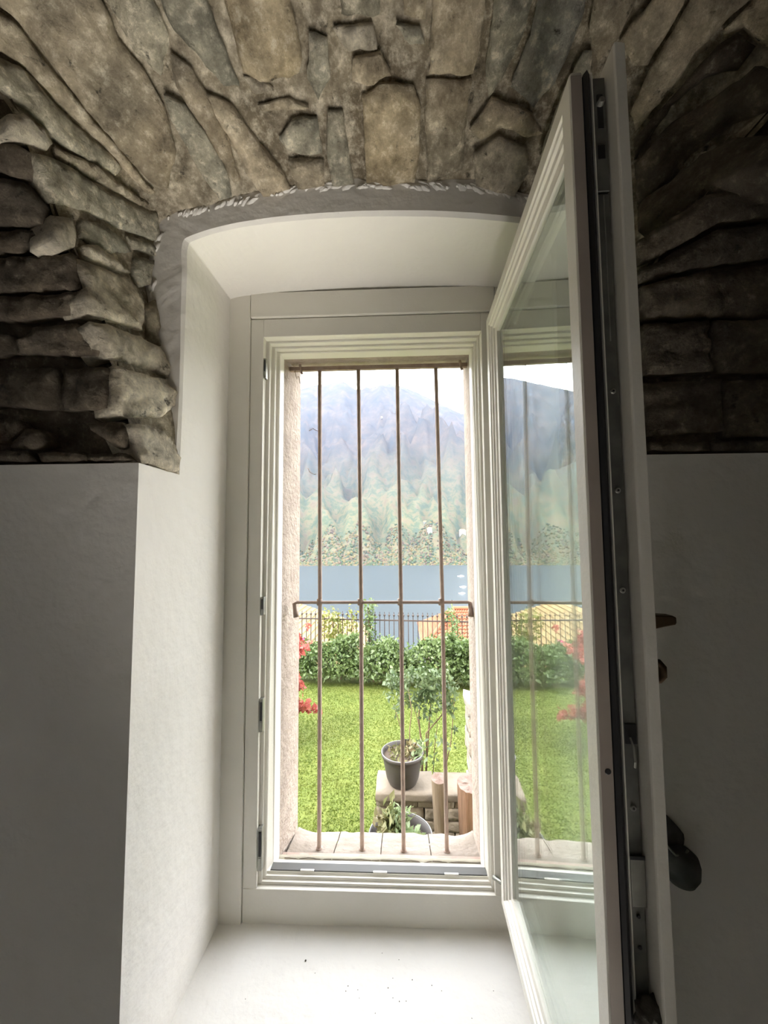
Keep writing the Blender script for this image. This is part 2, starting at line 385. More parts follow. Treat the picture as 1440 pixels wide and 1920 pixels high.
# every stone of the vault: outline (mm in the drawing), kind
STONES=[('t',[(-612,406,756),(-438,454,828),(-431,550,788),(-416,586,779),(-406,630,764),(-415,680,737),(-453,719,698),(-469,719,689),(-494,663,701),(-520,583,724),(-544,499,750)]),('t',[(-625,383,725),(-605,399,744),(-550,502,751),(-525,583,727),(-497,667,703),(-478,722,690),(-486,717,681),(-508,655,696),(-542,573,706),(-559,526,717),(-574,504,711),(-633,446,664)]),('g',[(-613,433,634),(-573,504,701),(-561,528,711),(-544,575,701),(-514,649,702),(-508,671,691),(-514,664,672),(-544,598,652),(-565,539,662),(-577,510,663),(-618,439,594)]),('l',[(-572,511,621),(-566,532,644),(-556,566,655),(-553,574,641),(-555,566,621),(-567,527,601),(-572,511,591)]),('t',[(-553,574,638),(-532,630,662),(-512,690,668),(-496,733,679),(-503,720,663),(-526,655,643),(-554,578,624)]),('g',[(-560,543,596),(-550,576,617),(-527,656,637),(-497,757,681),(-498,769,643),(-503,760,623),(-523,694,593),(-540,633,575),(-558,575,544),(-560,553,575)]),('l',[(-549,572,521),(-546,612,546),(-540,614,525),(-534,608,490),(-535,584,468),(-539,565,470)]),('g',[(-542,618,551),(-534,664,576),(-524,710,579),(-521,718,566),(-529,661,518),(-537,624,515),(-539,616,515)]),('l',[(-535,615,499),(-534,645,527),(-526,686,528),(-519,715,520),(-525,654,490),(-532,616,484)]),('g',[(-524,704,589),(-508,767,621),(-505,779,622),(-509,770,596),(-521,721,574)]),('g',[(-520,722,563),(-513,768,586),(-510,767,530),(-514,739,508),(-518,721,522)]),('l',[(-531,604,471),(-525,654,487),(-518,717,510),(-514,730,498),(-504,741,453),(-498,730,412),(-505,673,392),(-513,607,375),(-518,598,392),(-521,609,423),(-526,605,448)]),('l',[(-512,609,363),(-508,641,375),(-496,717,396),(-483,770,388),(-468,781,332),(-477,743,335),(-496,636,313),(-502,622,328),(-509,613,353)]),('l',[(-494,640,301),(-470,756,322),(-459,784,304),(-456,779,282),(-458,733,238),(-472,656,214),(-478,632,217),(-486,635,255)]),('l',[(-465,646,201),(-465,707,209),(-462,811,212),(-444,771,142),(-443,751,135),(-446,657,134),(-455,656,167)]),('g',[(-508,738,468),(-508,770,501),(-487,768,398),(-494,744,405)]),('g',[(-438,458,834),(-379,468,845),(-358,564,803),(-393,596,778),(-419,567,785),(-426,542,795)]),('t',[(-367,576,794),(-340,596,790),(-325,642,771),(-314,683,754),(-316,740,725),(-329,740,722),(-355,668,752),(-377,609,776)]),('g',[(-399,611,768),(-371,628,767),(-352,666,753),(-335,721,731),(-339,762,710),(-367,761,703),(-384,715,721),(-400,649,749)]),('g',[(-374,468,846),(-298,475,853),(-280,570,811),(-277,597,799),(-270,625,787),(-297,622,785),(-327,583,799),(-351,558,807)]),('t',[(-339,619,780),(-294,641,776),(-265,689,758),(-229,738,740),(-217,767,728),(-279,772,716),(-300,731,733),(-320,667,760)]),('T',[(-265,478,855),(-165,484,857),(-153,603,805),(-162,619,797),(-234,627,789),(-261,612,795),(-260,572,813)]),('l',[(-263,615,793),(-227,621,793),(-211,633,789),(-247,637,784)]),('t',[(-248,648,779),(-187,645,785),(-156,659,780),(-245,658,775)]),('g',[(-225,693,762),(-193,670,773),(-143,670,775),(-143,718,754),(-176,720,752),(-210,710,754)]),('t',[(-213,722,749),(-142,729,749),(-148,767,732),(-206,769,728),(-211,755,734)]),('g',[(-124,662,779),(-96,663,778),(-92,706,759),(-88,766,732),(-132,766,732),(-137,720,753)]),('T',[(-61,645,785),(-19,630,790),(34,637,786),(46,662,774),(47,723,747),(38,764,728),(-26,768,729),(-62,763,732),(-61,700,761)]),('g',[(-87,485,857),(-17,487,855),(-23,564,820),(-84,565,821)]),('l',[(-101,574,817),(-34,573,816),(-28,596,806),(-78,599,806)]),('g',[(-138,577,816),(-109,583,814),(-110,627,794),(-139,651,784),(-154,626,795)]),('g',[(0,573,816),(42,575,813),(49,594,805),(24,593,806)]),('t',[(9,487,854),(54,489,852),(49,570,816),(14,567,818)]),('t',[(59,489,853),(137,490,849),(140,588,804),(133,626,787),(56,626,790)]),('t',[(54,630,789),(132,629,785),(130,661,770),(131,745,731),(62,764,726),(53,680,766)]),('g',[(154,491,849),(213,491,844),(207,587,799),(182,632,780),(164,652,772),(150,619,788)]),('G',[(221,492,845),(293,490,836),(287,586,787),(270,630,767),(243,658,757),(198,636,774),(214,587,798)]),('t',[(134,690,758),(167,650,773),(245,662,753),(269,684,737),(244,691,738),(193,682,752),(160,700,748)]),('l',[(148,718,743),(191,693,747),(245,703,730),(260,734,709),(240,767,695),(161,763,715)]),('g',[(283,641,758),(302,593,782),(315,593,777),(340,671,719),(315,727,694),(271,714,716),(276,673,740)]),('t',[(-72,604,803),(-23,601,804),(-5,624,793),(-48,635,789),(-75,628,793)]),('t',[(351,583,775),(371,554,787),(421,484,816),(437,483,812),(418,561,767),(402,597,749),(381,601,753)]),('t',[(299,490,836),(376,487,824),(349,581,777),(329,605,768),(300,577,788)]),('t',[(405,597,745),(422,561,765),(445,483,812),(557,467,774),(475,554,746),(459,574,738),(450,598,724),(413,654,699),(397,640,716)]),('t',[(564,469,777),(597,453,747),(585,508,658),(523,541,707),(501,545,738),(485,557,744)]),('d',[(412,658,689),(456,599,718),(484,562,736),(502,548,736),(525,548,711),(515,565,701),(481,583,713),(448,618,704),(420,673,664)]),('d',[(429,681,662),(465,636,687),(499,589,684),(527,552,680),(565,494,602),(564,495,580),(506,577,642),(471,623,632),(450,646,601),(424,680,589)]),('d',[(428,684,584),(457,645,592),(487,601,593),(504,575,595),(534,472,504),(515,459,438),(486,541,498),(467,591,530),(416,663,521)]),('d',[(374,595,459),(461,576,509),(636,568,533),(652,586,483),(491,589,475),(382,608,425)]),('d',[(381,608,417),(487,592,467),(655,590,476),(665,603,436),(462,609,417),(385,614,401)]),('d',[(385,615,395),(463,611,409),(667,606,428),(684,628,340),(496,627,347),(394,627,349)]),('d',[(394,628,342),(495,628,343),(502,642,263),(401,642,260)]),('d',[(500,628,343),(684,629,339),(692,642,260),(506,642,263)]),('d',[(401,643,253),(519,643,252),(523,649,168),(407,650,163)]),('d',[(525,643,252),(692,643,248),(691,650,158),(526,650,159)]),('d',[(406,650,154),(501,650,152),(500,650,138),(407,650,140)]),('d',[(505,650,153),(691,650,149),(690,650,135),(505,650,138)]),('d',[(-879,650,157),(-636,650,155),(-625,650,138),(-878,650,139)]),('d',[(-634,650,154),(-540,650,153),(-535,650,138),(-623,650,138)]),('d',[(-537,650,151),(-466,650,150),(-449,650,137),(-532,650,138)]),('d',[(-870,647,211),(-655,647,212),(-643,648,195),(-675,649,174),(-870,649,171)]),('d',[(-649,648,198),(-613,648,193),(-609,649,166),(-636,650,158),(-672,650,163)]),('d',[(-536,648,205),(-474,647,205),(-465,649,182),(-467,650,159),(-479,650,157),(-536,648,192)]),('d',[(-872,636,301),(-585,637,296),(-585,646,227),(-693,645,234),(-878,645,236)]),('d',[(-579,637,295),(-495,636,298),(-494,646,226),(-531,646,222),(-579,646,225)]),('d',[(-862,625,354),(-679,625,356),(-656,626,349),(-656,632,323),(-685,633,317),(-868,632,322)]),('d',[(-646,628,342),(-621,623,363),(-537,622,367),(-522,626,351),(-505,632,321),(-511,633,315),(-649,632,320)]),('d',[(-846,610,413),(-668,611,411),(-530,610,412),(-538,618,385),(-527,619,379),(-638,621,373),(-858,621,371)]),('d',[(-825,591,472),(-652,593,467),(-531,592,470),(-528,599,446),(-525,608,420),(-531,609,416),(-667,609,415),(-844,608,420)]),('d',[(-812,578,505),(-641,580,501),(-562,579,503),(-563,586,484),(-545,591,472),(-651,591,471),(-823,589,477)]),('d',[(-778,549,571),(-615,552,565),(-577,555,558),(-557,567,530),(-563,578,506),(-640,578,505),(-809,577,508)]),('d',[(-754,529,610),(-597,532,604),(-573,533,601),(-559,539,591),(-563,548,572),(-575,554,562),(-613,550,569),(-775,547,575)])]

ROOM_MID = W((-.07, .1, .3))
SM = {'t': 'stone_tan', 'T': 'stone_ochre', 'g': 'stone_grey', 'G': 'stone_slate', 'l': 'stone_pale_lit', 'd': 'stone_shaded'}
def stone(poly, kind, seed, parent, step=.014, back=.07, proud=.010, shrink=.002, rough=1.7):
    rnd = random.Random(seed)
    P = [Vector(p) for p in poly]; c = sum(P, Vector())/len(P); n = Vector()
    for i in range(len(P)):
        a, b = P[i]-c, P[(i+1) % len(P)]-c; n += a.cross(b)
    n.normalize()
    if n.dot(ROOM_MID-c) < 0: n = -n
    ax = n.orthogonal().normalized(); ay = n.cross(ax)
    q = [Vector(((p-c).dot(ax), (p-c).dot(ay))) for p in P]
    if sum(q[i].x*q[(i+1) % len(q)].y-q[(i+1) % len(q)].x*q[i].y for i in range(len(q))) < 0: q.reverse()
    q = [v*(1-shrink/max(v.length, .012)) for v in q]
    # resample the outline with a ragged edge
    o = []
    for i in range(len(q)):
        a, b = q[i], q[(i+1) % len(q)]; L = (b-a).length; k = max(1, int(round(L/step)))
        nn = Vector((-(b-a).y, (b-a).x)).normalized()
        for j in range(k):
            t = a.lerp(b, j/k)
            o.append(t+nn*.0045*noise.noise(Vector((t.x*45, t.y*45, seed*1.7))))
    seg = [(o[i], o[(i+1) % len(o)]) for i in range(len(o))]
    def inside(p):
        r = False
        for a, b in seg:
            if (a.y > p.y) != (b.y > p.y) and p.x < (b.x-a.x)*(p.y-a.y)/(b.y-a.y)+a.x: r = not r
        return r
    def edist(p):
        d = 9
        for a, b in seg:
            ab = b-a; t = min(1, max(0, (p-a).dot(ab)/max(ab.dot(ab), 1e-9))); d = min(d, (p-(a+ab*t)).length)
        return d
    pts = list(o); x0, x1 = min(v.x for v in o), max(v.x for v in o); y0, y1 = min(v.y for v in o), max(v.y for v in o)
    y = y0+step*.5; r = 0
    while y < y1:
        x = x0+step*(.5 if r % 2 else .1)
        while x < x1:
            p = Vector((x+rnd.uniform(-.3, .3)*step, y+rnd.uniform(-.3, .3)*step))
            if inside(p) and edist(p) > step*.45: pts.append(p)
            x += step
        y += step*.87; r += 1
    nb = len(o)
    vo, eo, fo = delaunay_2d_cdt(pts, [], [list(range(nb))], 1, 1e-6)[:3]
    tx, ty = rnd.uniform(-.05, .05), rnd.uniform(-.05, .05)
    sxx = sum(p.x*p.x for p in o); syy = sum(p.y*p.y for p in o); sxy = sum(p.x*p.y for p in o)
    la = .5*math.atan2(2*sxy, sxx-syy); lc, ls = cos(la), sin(la)      # bedding runs along the stone
    V = []
    for p in vo:
        d = edist(p)
        h = proud-.009*(1-min(1, d/.010))**2+tx*p.x+ty*p.y
        bu, bv = p.x*lc+p.y*ls, -p.x*ls+p.y*lc
        h += rough*.0032*noise.fractal(Vector((bu*4, bv*34, seed*2.3)), 1, 2, 3)
        h += rough*(.0042*noise.fractal(Vector((p.x*9, p.y*9, seed*3.1)), 1, 2, 3)+.004*noise.noise(Vector((p.x*38, p.y*38, seed))))
        st = noise.noise(Vector((p.x*11+seed, p.y*5, 2.2)))
        h += rough*.003*(1 if st > .12 else 0)
        V.append(c+ax*p.x+ay*p.y+n*h)
    cnt = {}
    for f in fo:
        for i in range(len(f)):
            e = (f[i], f[(i+1) % len(f)]); cnt[e] = 1
    F = [tuple(f) for f in fo]; nv = len(V); mp = {}
    for (a, b) in list(cnt):
        if (b, a) not in cnt:
            for k in (a, b):
                if k not in mp:
                    mp[k] = len(V); p = vo[k]; V.append(c+(ax*p.x+ay*p.y)*.93-n*back)
            F.append((b, a, mp[a], mp[b]))
    me = bpy.data.meshes.new('stone'); me.from_pydata([tuple(v) for v in V], [], F); me.update()
    ob = link('stone', me, SM[kind] if kind in SM else kind, parent, smooth=True)
    return ob
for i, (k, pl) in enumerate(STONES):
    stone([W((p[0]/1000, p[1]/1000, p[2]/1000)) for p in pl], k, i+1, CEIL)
# courses of the vault a step to either side of the window
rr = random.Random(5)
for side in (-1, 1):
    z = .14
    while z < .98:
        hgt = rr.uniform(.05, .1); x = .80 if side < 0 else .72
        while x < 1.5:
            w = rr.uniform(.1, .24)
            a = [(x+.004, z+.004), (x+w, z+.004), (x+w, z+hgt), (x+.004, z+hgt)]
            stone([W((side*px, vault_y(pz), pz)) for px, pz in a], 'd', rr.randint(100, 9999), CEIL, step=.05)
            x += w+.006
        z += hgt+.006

# ------------------------------------------------------------------ the window: fixed frame and open casement
WIN = empty('window_1', W((-.07, 1.02, -.91)))
tag(WIN, 'white painted wooden window in the recess, casement swung wide open', 'window', kind='structure')
def wbox(name, m, *b, bevel=.002, parent=WIN): return MB(W).box(*b).build(name, m, parent, bevel=bevel)
wbox('casing_board', 'white_paint', -.452, -.390, .990, 1.05, -.93, .649)
wbox('casing_board', 'white_paint', .251, .318, .990, 1.05, -.93, .649)
wbox('head_board', 'white_paint', -.388, .249, .988, 1.05, .586, .652)
wbox('frame_jamb', 'white_paint', -.389, -.355, .9965, 1.06, -.839, .584)
wbox('frame_jamb', 'white_paint', .215, .250, .9965, 1.06, -.839, .584)
wbox('frame_head', 'white_paint', -.355, .215, .9965, 1.06, .535, .584)
wbox('frame_sill_rail', 'white_paint', -.389, .250, .9955, 1.06, -.925, -.838)
def rebate_loop():
    # stepped rebate running round all four sides of the opening
    prof = [(0, -.0012, 1.004), (0, -.0012, 1.020), (.33, 0, 1.020), (.33, .0022, 1.0215), (.33, .0022, 1.0245), (.33, 0, 1.026), (.33, 0, 1.044), (.66, 0, 1.044), (.66, .0022, 1.0455), (.66, .0022, 1.0485), (.66, 0, 1.050), (.66, 0, 1.066), (1, 0, 1.066), (1, .0015, 1.068), (1, .0015, 1.102), (0, -.0012, 1.102)]
    foot = [(-.0012, 1.004), (-.0012, 1.008), (0, 1.008), (.007, 1.0085), (.007, 1.011), (.0055, 1.012), (.0055, 1.018), (.0125, 1.0185), (.0125, 1.021), (.011, 1.022), (.011, 1.027), (.0165, 1.0275), (.0165, 1.052), (-.006, 1.054), (-.010, 1.102), (-.0012, 1.102)]
    w = MB(W); x0, x1, z0, z1 = -.355, .215, -.838, .535; n = len(prof); vs = []
    for cx, cz in ((0, 0), (1, 0), (1, 1), (0, 1)):
        for (f, g, y), (gz, gy) in zip(prof, foot):
            vs.append((x0+.022*f+g if cx == 0 else x1-.012*f-g, gy if cz == 0 else y, z0+gz if cz == 0 else z1-.011*f-g))
    fs = []
    for s in range(4):
        for k in range(n-1):
            a, b = s*n+k, ((s+1) % 4)*n+k
            fs.append((a, b, b+1, a+1))
    w.add(vs, fs); return w.build('rebate', 'white_paint', WIN)
rebate_loop()
th = wbox('threshold', 'aluminium', -.332, .204, 1.029, 1.0525, -.8235, -.8195, bevel=.001)
th['label'] = 'grey aluminium threshold strip'
for x in (-.256, -.075, .100): wbox('drain_cap', 'white_paint', x, x+.034, 1.0275, 1.0325, -.8215, -.8185, bevel=.0005)
for z0, z1, dx in ((.425, .478, .006), (-.19, -.145, .008), (-.475, -.395, .009), (-.80, -.70, .011)):
    pl = MB(W); pl.box(-.3545, -.3545+dx, .9985, 1.013, z0, z1)
    pl.box(-.3545+dx*.2, -.3545+dx*.8, .9965, .9985, z0+(z1-z0)*.12, z0+(z1-z0)*.3)
    p = pl.build('strike_plate', 'zinc', WIN, bevel=.0008); p['label'] = 'bare metal strike plate'
    s = MB(W).box(-.3545+dx*.3, -.3545+dx*.85, .9955, .9983, z0+(z1-z0)*.35, z0+(z1-z0)*.9).build('latch_slot', 'rubber', p)
MB(W).tube([(.212, 1.0, -.800), (.228, .985, -.80), (.238, .975, -.79), (.238, .972, -.72)], .005, 8).build('hinge', 'zinc', WIN, True)
MB(W).tube([(.230, .972, .44), (.230, .972, .50)], .006, 8).build('hinge', 'zinc', WIN, True)

# casement: w runs from the hinge to the free edge, t from the outdoor to the indoor face
HP = Vector((.2175, .948)); A2 = Vector((-.0330, -.99945)); N2 = Vector((.99945, -.0330))
LW = .520
def SW(p):      # (w, z, t)
    q = HP+A2*p[0]+N2*p[2]; return W((q.x, q.y, p[1]))
ZB, ZT = -.812, .534
def loop(prof, x0=0, x1=LW, z0=ZB, z1=ZT):
    w = MB(SW); n = len(prof); vs = []; fs = []
    for cx, cz in ((0, 0), (1, 0), (1, 1), (0, 1)):
        for d, t in prof:
            vs.append((x0+d if cx == 0 else x1-d, z0+d if cz == 0 else z1-d, t))
    for s in range(4):
        for k in range(n):
            a, b, k2 = s*n+k, ((s+1) % 4)*n+k, s*n+(k+1) % n
            fs.append((a, b, ((s+1) % 4)*n+(k+1) % n, k2))
    w.add(vs, fs); return w
sash = loop([(.002, 0), (.024, 0), (.0255, .003), (.031, .0035), (.033, .0075), (.041, .008), (.043, .0115), (.0525, .0125), (.056, .0125), (.056, .036), (.040, .044), (.038, .056), (-.010, .057), (-.014, .055), (-.015, .044), (-.013, .0425), (.010, .0420), (.012, .0405), (.012, .0265), (.001, .0265), (.0, .0245), (.008, .0245), (.008, .0145), (.001, .0145), (.0, .013), (.0, .002)]).build('casement', 'white_paint', WIN, bevel=.0007)
sash['label'] = 'open glazed casement sash'
# outer sash edge with shade put into its colour, rubber seal, locking rail
eb = MB(SW).box(LW-.0005, LW+.0006, ZB+.002, ZT-.004, .0015, .0135).build('edge_shade_strip', 'edge_shade', sash); eb['label'] = 'sash edge coloured darker for facing the dim room'
gs = loop([(.0075, .0148), (.0075, .0242), (.0015, .0232), (-.0012, .0196), (.0015, .0160)]).build('rubber_seal', 'rubber', sash); gs['label'] = 'black rubber weather seal'
def sbox(name, m, *b, parent=sash, bevel=0.0006): return MB(SW).box(*b).build(name, m, parent, bevel=bevel)
lr = sbox('locking_rail', 'dull_zinc', LW-.0119, LW-.0035, ZB+.01, .387, .0275, .0400); lr['label'] = 'grey metal locking rail in the sash edge'
sbox('locking_rail', 'dull_zinc', LW-.0119, LW-.0025, .390, ZT-.006, .0272, .0402)
sbox('locking_rail', 'zinc', LW-.0036, LW-.0022, .215, .385, .0325, .0338)
# bolts, screws, keeper and the dusty corner fitting seen along the edge
def sdisc(name, z, t, r, m, ww=LW-.0035, h=.0012):
    c = Vector(SW((ww, z, t))); d = (Vector(SW((ww+.01, z, t)))-c).normalized()
    return MB().tube([c, c+d*h*K], [r*K, r*K*.8], 12).build(name, m, sash)
for z in (.159, .050, -.056, -.275): sdisc('screw', z, .0335, .0032, 'zinc')
for z in (.159, .050, -.056, -.275): sdisc('screw', z, .0335, .0013, 'rubber', ww=LW-.0026, h=.0008)
for z in (-.378, -.407): sdisc('screw', z, .0335, .002, 'rubber')
sdisc('roller_bolt', .495, .0335, .0042, 'zinc', ww=LW-.0025, h=.006)
sbox('bolt_slot', 'rubber', LW-.0026, LW-.0018, .465, .507, .0305, .0370)
sbox('bolt_slot', 'rubber', LW-.0026, LW-.0018, .428, .445, .0290, .0370)
sbox('bolt_slot', 'rubber', LW-.0036, LW-.0024, -.212, -.192, .0285, .0400)
kp = sbox('keeper', 'zinc', LW-.0038, LW-.0005, -.367, -.322, .0268, .0405); kp['label'] = 'bright edged keeper plate low on the sash edge'
sbox('bolt_slot', 'rubber', LW-.0005, LW+.0003, -.3225, -.3185, .0265, .0408)
sdisc('knot', -.238, .0085, .0035, 'rubber', ww=LW+.0004, h=.0005)
MB(SW).tube([(LW-.002, -.205, .033), (LW+.003, -.212, .0335), (LW+.004, -.226, .034), (LW+.001, -.233, .035)], .0011, 6).build('spring_clip', 'zinc', sash)
# corner stay at the bottom of the sash
cb = bmesh.new(); bmesh.ops.create_icosphere(cb, subdivisions=3, radius=1)
c = Vector(SW((LW+.004, -.462, .036)))
for v in cb.verts:
    k = 1+.35*noise.noise(v.co*2.3)+.2*noise.noise(v.co*6)
    v.co = Vector((v.co.x*.018*k, v.co.y*.012*k, v.co.z*.026*k))+c
me = bpy.data.meshes.new('corner_stay'); cb.to_mesh(me); cb.free()
o = link('corner_stay', me, 'dust', sash, True); o['label'] = 'dark dust clogged corner fitting at the foot of the sash'
MB(SW).tube([(LW+.014, -.455, .036), (LW+.018, -.472, .024), (LW+.022, -.488, .012)], [.002, .0028, .0018], 8).build('stay_arm', 'zinc', sash)
# double glazing: two panes and the spacer bar between them
spc = loop([(.0545, .0205), (.0595, .0205), (.0595, .0295), (.0545, .0295)]).build('glazing_spacer', 'zinc', sash)
for t in (.0165, .0300):
    g = MB(SW).box(.053, LW-.053, ZB+.053, ZT-.053, t, t+.003).build('pane', 'pane_glass', sash); g['label'] = 'clear greenish window pane'
# bronze pull on the indoor face: a peg above a hooked grip
hd = MB(SW)
hz = -.083
hd.box(LW-.035, LW-.005, -.165, -.075, .0565, .0600)
hd.add([(LW-.028, hz, .059), (LW-.010, hz, .059), (LW-.010, hz-.0165, .059), (LW-.028, hz-.0165, .059), (LW-.026, hz-.001, .088), (LW-.012, hz-.001, .088), (LW-.012, hz-.0105, .090), (LW-.026, hz-.0105, .090), (LW-.024, hz-.003, .0925), (LW-.014, hz-.003, .0925), (LW-.014, hz-.009, .0925), (LW-.024, hz-.009, .0925)],
       [(0, 1, 5, 4), (1, 2, 6, 5), (2, 3, 7, 6), (3, 0, 4, 7), (4, 5, 9, 8), (5, 6, 10, 9), (6, 7, 11, 10), (7, 4, 8, 11), (8, 9, 10, 11)])
h1 = hd.build('handle', 'bronze', sash, bevel=.0015); h1['label'] = 'bronze window pull with peg and hook'
MB(SW).tube([(LW-.02, -.134, .0590), (LW-.02, -.1335, .066), (LW-.019, -.1345, .0745), (LW-.018, -.139, .0775), (LW-.018, -.148, .0775), (LW-.019, -.1525, .074), (LW-.02, -.1545, .0665), (LW-.02, -.1545, .059)], [.0025, .003, .0038, .0042, .0042, .004, .0036, .003], 10).build('handle', 'bronze', sash, True)

# dark fitting on the right-hand wall, half behind the sash edge
fx = empty('wall_hook', W((.405, .65, -.468)))
tag(fx, 'dark rounded metal fitting fixed to the wall right of the open sash', 'wall fitting')
pl = MB(W); n = 24; vs = []
for y in (.6495, .641):
    for k in range(n):
        a = 2*pi*k/n; zz = cos(a); vs.append((.396+.020*sin(a)*(1-.55*max(0, zz))+.010*(1-zz)*.5, y, -.450+.026*zz+.004))
pl.add(vs, [(k, (k+1) % n, n+(k+1) % n, n+k) for k in range(n)]+[tuple(range(n, 2*n))])
pl.build('back_plate', 'dark_metal', fx, bevel=.002)
cup = MB(); c = Vector(W((.409, .634, -.484)))
prof = [(.001, .024), (.014, .022), (.022, .015), (.0245, .004), (.0235, -.010), (.017, -.022), (.001, -.026)]
cup.lathe([(r*K, z*K) for r, z in prof], c, 24).build('cup', 'dark_metal', fx, True)
MB(W).tube([(.386, .630, -.452), (.396, .624, -.463), (.408, .624, -.464), (.418, .630, -.460)], .0016, 8).build('rim', 'zinc', fx, True)

# crumbs of plaster on the sill
rc = random.Random(3)
spots = [(-.215, .915, .0022)]+[(-.03+rc.gauss(0, .055), .865+rc.gauss(0, .018), rc.uniform(.0006, .0011)) for _ in range(12)]+[(rc.uniform(-.4, .2), rc.uniform(.81, .95), .0008) for _ in range(7)]
for i, (x, y, s) in enumerate(spots):
    b = bmesh.new(); bmesh.ops.create_icosphere(b, subdivisions=1, radius=s*K)
    for v in b.verts: v.co *= 1+.4*noise.noise(v.co*900+Vector((i, 0, 0))); v.co.z *= .7
    me = bpy.data.meshes.new('crumb'); b.to_mesh(me); b.free()
    o = link('plaster_crumb', me, 'crumb'); o.location = W((x, y, -.915)); o.location.z += s*K*.6
    if i == 0: tag(o, 'largest dark crumb, alone on the white sill near the frame', 'crumb')
    else: tag(o, 'tiny dark crumb scattered on the white window sill', 'crumb', 'crumbs on the sill')

# ------------------------------------------------------------------ outer sill, lintel and iron grille
def outer_sill():
    o = empty('trim_1', W((-.055, 1.15, -.85))); tag(o, 'rough weathered outer window sill with broken front edge', 'sill', kind='structure')
    xs = [-.318, -.19, -.062, .075, .208]
    for i in range(4):
        b = MB(W); nx, ny = 10, 12; vs = []; fs = []
        for a in range(nx+1):
            x = xs[i]+.0012+(xs[i+1]-xs[i]-.0024)*a/nx
            ye = 1.262+.010*noise.noise(Vector((x*22, 1, 0)))+.006*noise.noise(Vector((x*70, 4, 0)))-.012*(abs(x+.055)/.26)**4
            for j in range(ny+1):
                y = 1.098+(ye-1.098)*j/ny; q = (y-1.098)/.16
                z = -.846-.044*q+.0035*noise.noise(Vector((x*30, y*30, 2)))
                z += .022*max(0, (abs(x+.055)-.215)/.05)**2*q
                vs.append((x, y, z))
            vs.append((x, ye-.004, -.915))
        for a in range(nx):
            for j in range(ny+1):
                k = a*(ny+2)+j; fs.append((k, k+1, k+ny+3, k+ny+2))
        b.add(vs, fs); b.build('sill_slab', 'sill_stone', o, True)
outer_sill()
GY = 1.15
def PY(x, y, Y):    # a point of the view drawing carried out to distance Y (drawing units)
    d = rt*(x-720)+up*(960-y)+fw*740; d = d*(Y/d.y); return (d.x, d.y, d.z)
gr = empty('window_grille', W((-.055, GY, -.85))); tag(gr, 'brown wrought iron security grille of four bars set in the opening', 'grille')
for xa, xb in ((599.5, 598.5), (672, 679), (744.5, 757), (817, 838)):
    a, b = PY(xa, 694, GY), PY(xb, 1608, GY)
    w = MB(W); w.tube([(b[0], GY, -.878), (b[0], GY, -.855), (b[0]*.99+a[0]*.01, GY, -.18), (a[0], GY, .512)], .0058, 10); w.tube([(b[0], GY, -.866), (b[0], GY, -.854)], .009, 10)
    w.tube([(b[0]*.5+a[0]*.5, GY, -.19), (b[0]*.5+a[0]*.5, GY, -.172)], .0078, 10)
    w.build('bar', 'iron', gr, True)
w = MB(W).box(-.328, .218, GY-.006, GY+.006, .507, .519); w.build('rail', 'iron', gr, bevel=.001)
w = MB(W); w.tube([(-.300, GY-.012, -.222), (-.304, GY-.008, -.205), (-.309, GY, -.186), (-.300, GY, -.182), (.190, GY, -.182), (.197, GY, -.184), (.198, GY-.006, -.205), (.197, GY-.012, -.220)], [.008, .0065, .0055, .0048, .0048, .0055, .0065, .008], 8); w.build('rail', 'iron', gr, True)
w = MB(W).box(-.328, .218, 1.112, 1.124, -.860, -.849); w.build('rail', 'iron', gr, bevel=.001)
for x in (-.29, .185):
    MB(W).tube([(x-.004, GY-.012, .522), (x, GY-.012, .500), (x+.003, GY-.010, .494)], .004, 6).build('fixing_hook', 'iron', gr, True)
# dry twigs caught on the reveal
for i, (x, y, s, dr) in enumerate(((590, 806, 26, .15), (583, 884, 22, -.2), (560, 810, 14, .9), (548, 675, 26, 2.0))):
    p = Vector(PY(x, y, 1.19)); w = MB(W); s = s/740
    pts = [p+Vector((cos(dr)*s*(t-.5)+.004*sin(t*9+i), .01*t, sin(dr)*s*(t-.5)+.007*sin(t*5+i))) for t in np.linspace(0, 1, 8)]
    if i == 2: pts = [Vector(PY(527, 845, 1.16))+(q-p)*.6 for q in pts]
    if i == 3: pts = [Vector((-.312+.02*t, 1.14+.0*t, .50-.03*t+.01*sin(t*12))) for t in np.linspace(0, 1, 8)]
    o = w.tube(pts, .0009, 5).build('dry_twig', 'bark_dry')
    tag(o, ['thin twig sticking out level with the hazy mountainside', 'thin twig at the left bar lower on the mountainside', 'short tendril clinging to the left outer reveal', 'curled tendril in the top left corner of the grille'][i], 'twig')

# ------------------------------------------------------------------ outside (metres; heights are relative to the eye, then lifted by EYE)
mat('lawn_soil', (.080, .106, .012), .95, (.098, .115, .015), 3, bump=.02, bscale=30)
mat('grass', (.088, .128, .013), .7, (.115, .140, .018), 1.6, trans=.35)
mat('hedge_leaf', (.085, .13, .04), .42, (.14, .19, .068), 2.5, trans=.3)
mat('vine_leaf', (.14, .165, .035), .5, (.21, .21, .05), 4, trans=.35)
mat('rose_leaf', (.085, .13, .055), .45, (.14, .185, .085), 6, trans=.3)
mat('red_leaf', (.34, .07, .065), .5, (.40, .12, .09), 5, trans=.4)
mat('pink_petal', (.65, .10, .28), .5)
mat('stem', (.17, .12, .07), .85)
mat('stem_green', (.14, .16, .06), .8)
mat('pot_plastic', (.050, .042, .037), .55)
mat('soil', (.07, .05, .035), .95)
mat('pale_leaf', (.20, .27, .13), .5, (.28, .35, .18), 6, trans=.3)
mat('straw_leaf', (.22, .17, .09), .7, (.15, .17, .06), 6, trans=.2)
mat('wall_stone', (.20, .165, .12), .95, (.28, .235, .175), 9, bump=.012, bscale=24, obj_var=.25)
